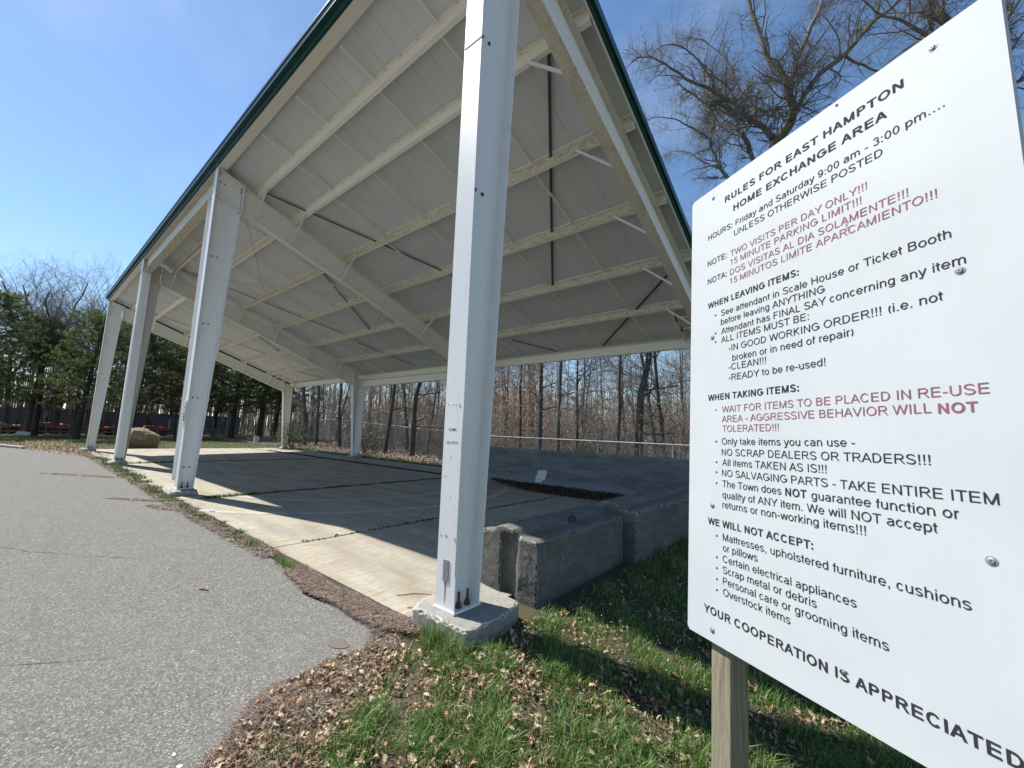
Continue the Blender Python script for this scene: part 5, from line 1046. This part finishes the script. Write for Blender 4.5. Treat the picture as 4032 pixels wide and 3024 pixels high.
for i, (x, y, v, s, lab) in enumerate([(-44.5, .75, 0, .86, 'white pine left of the farthest front column, nearest of the row'), (-50, 4.6, 1, 1.0, 'white pine seen between the last two front columns'), (-51, 8.3, 2, 1.0, 'white pine behind the boulder'), (-46, 11.7, 0, 1.05, 'white pine with a leaning trunk right of the second column'), (-43.6, 13.4, 1, 1.0, 'left of the paired white pines beside the last rear column'), (-43.8, 15.0, 2, 1.0, 'right of the paired white pines beside the last rear column'),
    (-48, -5.2, 2, .88, 'white pine at the left edge of the view'), (-55, 9.8, 1, 1.05, 'white pine half hidden by the second column'), (-54, -10, 0, .9, 'white pine farthest left, mostly out of view'), (-57, 13, 2, 1.1, 'white pine standing deeper behind the pines right of the second column'), (-53.5, -1.2, 1, .9, 'white pine standing behind the nearest pine of the row')]):
    t = thing('white_pine', lab, 'pine tree', (x, y, float(hgt(x, y))), i*1.7); 
    for me, nm in zip(PV[v], ('trunk', 'twigs', 'crown')): link(nm, me, t, scale=s)

# ------------------------------------------------------------------ chain link fence, gate
def fence(name, label, pts, tops, sp=3.0, mesh_on=True):
    x0, y0 = pts[0]; t = thing(name, label, 'fence', (x0, y0, float(hgt(x0, y0)))); O_ = Vector(t.location)
    for (a, b, za, zb_) in zip(pts[:-1], pts[1:], tops[:-1], tops[1:]):
        A = Vector((*a, za)); B = Vector((*b, zb_)); m = MB().tube([A-O_, B-O_], .026, 8); link('top_rail', m.mesh('top_rail', 'galvanised'), t)
        L2 = (B-A).length; n = max(1, round(L2/sp))
        for i in range(n+(b == pts[-1])):
            P = A+(B-A)*i/n; g_ = float(hgt(P.x, P.y)); m = MB().tube([(0, 0, -.1), (0, 0, P.z-g_+.03)], .03, 8); link('fence_post', m.mesh('fence_post', 'galvanised'), t, (P.x-O_.x, P.y-O_.y, g_-O_.z))
        sg = Segs(); H = 1.75; n = int(L2/.07)
        for i in range(-int(H/.07), n):
            for s in (1, -1):
                u0_, u1_ = i*.07, i*.07+H; 
                if s < 0: u0_, u1_ = u1_, u0_
                za_, zb2 = 0., H
                def clipu(u, z_, uo, zo):
                    if u < 0: f_ = (0-u)/(uo-u); return 0, z_+(zo-z_)*f_
                    if u > L2: f_ = (L2-u)/(uo-u); return L2, z_+(zo-z_)*f_
                    return u, z_
                a1, z1 = clipu(u0_, 0, u1_, H); a2, z2 = clipu(u1_, H, u0_, 0)
                if abs(a1-a2) < .02: continue
                Pa = A+(B-A)*a1/L2; Pb = A+(B-A)*a2/L2; sg.add(np.array((Pa.x-O_.x, Pa.y-O_.y, Pa.z-H+z1-O_.z)), np.array((Pb.x-O_.x, Pb.y-O_.y, Pb.z-H+z2-O_.z)), .0024, .0024)
        link('wire_mesh', sg.mesh('wire_mesh', 'steel_wire', 3), t)
    return t
fence('chain_link_fence', 'long galvanised chain link fence along the woods behind the shelter', [(5, 12.9), (-2.25, 13.0), (-11.5, 13.1), (-16, 14.0), (-30.3, 14.2)], [1.26, 1.30, 1.33, 1.49, 2.16])
fence('chain_link_fence', 'far chain link fence between the last rear column and the gate', [(-30.8, 14.4), (-44, 16.4), (-52, 12.2)], [2.14, 1.82, 1.78])
gt = thing('metal_gate', 'galvanised frame gate with diagonal braces right of the second column', 'gate', (-50, 8.1, -.2)); 
for a, b in [((0, 0, .15), (0, 0, 2.1)), ((-.6, 3.2, .15), (-.6, 3.2, 2.1)), ((0, 0, 2.1), (-.6, 3.2, 2.1)), ((0, 0, .15), (-.6, 3.2, .15)), ((-.3, 1.6, .15), (-.3, 1.6, 2.1)), ((-.03, .2, 2.05), (-.3, 1.5, .2)), ((-.33, 1.75, 2.05), (-.57, 3.05, .2))]: link('gate_bar', MB().tube([a, b], .035, 6).mesh('gate_bar', 'galvanised'), gt)
# split rail fence
rf = thing('split_rail_fence', 'low brown split rail fence in front of the dark containers', 'fence', (-56, -14, -.2))
for i in range(12):
    y = i*2.7; link('fence_post', MB().box(-.07, .07, -.07, .07, 0, 1.05).mesh('fence_post', 'weathered_wood'), rf, (0, y, 0))
    if i < 11:
        for z in (.35, .8): link('rail', MB().bar((.02, 0, z), (-.03, 2.7, z+.04), .06, .12).mesh('rail', 'bark_stick'), rf, (0, y, 0))
# containers
def container(y0, ln, lab, mark=0):
    t = thing('shipping_container', lab, 'container', (-64, y0, -.2)); m = MB()
    n = int(ln/.28); pts = []
    for i in range(n+1): pts.append((0 if i % 2 else -.035, i*ln/n))
    poly = [(a, b) for a, b in pts]+[(-2.4, ln), (-2.4, 0)]; m.prism(poly, .15, 2.5, 2); link('corrugated_wall', m.mesh('corrugated_wall', 'container_blue'), t)
    link('roof_rail', MB().box(-2.42, .02, 0, ln, 2.502, 2.62).mesh('roof_rail', 'container_blue'), t); link('floor_rail', MB().box(-2.42, .02, 0, ln, 0, .148).mesh('floor_rail', 'container_blue'), t)
    for q in range(mark): link('faded_marking', MB().box(.003, .006, ln-1.6, ln-1.45, 2.0-q*.18-.12, 2.0-q*.18).mesh('faded_marking', 'pale_plastic'), t)
    return t
container(-25, 12, 'dark blue shipping container farthest left behind the rail fence'); container(-12.8, 12.1, 'dark blue shipping container behind the pines at the left'); container(-.5, 12.1, 'dark blue shipping container with a column of pale letters behind the boulder', 8); container(11.8, 6, 'short dark blue shipping container at the right end of the row')
# orange machines
def mower(x, y, rops, lab, rz=0, s=1):
    t = thing('orange_tractor', lab, 'tractor', (x, y, -.2), rz, 'orange machines parked along the rail fence')
    o = link('body', MB().prism([(-1.0, .45), (1.0, .45), (1.05, .8), (.55, .95), (.1, .9), (-.2, 1.05), (-.9, 1.0), (-1.05, .7)], -.4, .4).mesh('body', 'tractor_orange'), t); bevel(o, .05)
    for a, b, r_ in ((-.62, .5, .42), (-.62, -.5, .42), (.7, .45, .27), (.7, -.45, .27)):
        w_ = MB().tube([(b-.1, a, r_), (b+.1, a, r_)], r_, 14); link('wheel', w_.mesh('wheel', 'black_rubber'), t)
    link('seat', MB().prism([(-.5, 1.05), (-.15, 1.05), (-.15, 1.15), (-.42, 1.16), (-.5, 1.5), (-.58, 1.5)], -.22, .22).mesh('seat', 'black_rubber'), t)
    if rops:
        m = MB().tube([(-.4, -.75, .9), (-.4, -.78, 2.1), (.4, -.78, 2.1), (.4, -.75, .9)], .045, 6); link('roll_bar', m.mesh('roll_bar', 'black_rubber'), t)
    t.scale = (s, s, s); return t
mower(-59.5, -3.9, 0, 'orange machine at the extreme left of the rail fence', 0, 1.1); mower(-59.5, .1, 1, 'orange tractor with a raised black roll bar left of the nearest pine', 0, 1.15); mower(-59.5, -1.9, 0, 'small orange mower just left of the roll bar tractor', 0, .85); mower(-59.5, 3.6, 0, 'orange mower between the nearest pine and the last column', .2, .95); mower(-59.5, 5.4, 0, 'orange mower seen right behind the last front column', 0, 1.05); mower(-59.5, 8.0, 1, 'orange tractor with roll bar behind the boulder', 0, 1.1)
m = MB().prism(blob(0, 0, .5, .17, 12, .2, 3), 0, .35, 0); o = m.build('white_bundle', 'pale_plastic'); o.location = (-52.5, -1.9, .05); tag(o, 'crumpled white bundle on the grass left of the nearest pine', 'bundle')
m = MB().prism([(-.2, 0), (.2, 0), (.18, .45), (.14, .55), (-.14, .55), (-.18, .45)], -.2, .2); o = m.build('white_drum', 'pale_plastic'); x, y = at(161.2, 44); o.location = (x, y, -.1); tag(o, 'white drum standing between the paired pines', 'drum')
m = MB().tube([(0, 0, 0), (0, 0, .55)], .3, 12); o = m.build('yellow_barrel', 'yellow_paint'); x, y = at(127.9, 30); o.location = (x, y, .35); tag(o, 'small yellow barrel glimpsed through the woods above the barrier', 'barrel')
# boulder
me = MB().add([(0, 0, 0), (0, 2.35, 0), (-1.6, 2.2, 0), (-1.7, .1, 0), (.12, -.1, .55), (.05, 2.55, .78), (-1.5, 2.3, .9), (-1.7, 0, .8), (-.1, .35, 1.12), (-.3, 1.2, 1.15), (-1.3, 1.5, 1.3), (-1.3, .3, 1.25)],
   [(0, 1, 2, 3), (0, 1, 5, 4), (1, 2, 6, 5), (2, 3, 7, 6), (3, 0, 4, 7), (4, 5, 9), (4, 9, 8), (5, 6, 10), (5, 10, 9), (6, 7, 11), (6, 11, 10), (7, 4, 8), (7, 8, 11), (8, 9, 10, 11)]).mesh('boulder', 'boulder_rock'); me = rough_up(me, .10, .06, None, 4, .8)
o = link('boulder', me, None, (-30.1, 1.85, -.22), scale=(1, .60, 1.0)); tag(o, 'large tan angular boulder on the grass at the far end of the slab', 'boulder')
m = MB().prism([(0, 0), (3.2, 1.0), (3.3, .8), (.1, -.2)], -.16, -.02, 2); me = m.mesh('kerb_stone', 'footing_concrete'); me = rough_up(me, .02, .04, None, 3); o = link('kerb_stone', me, None, (-33.5, -2.9, 0)); tag(o, 'broken pale kerb piece at the far edge of the asphalt', 'kerb')
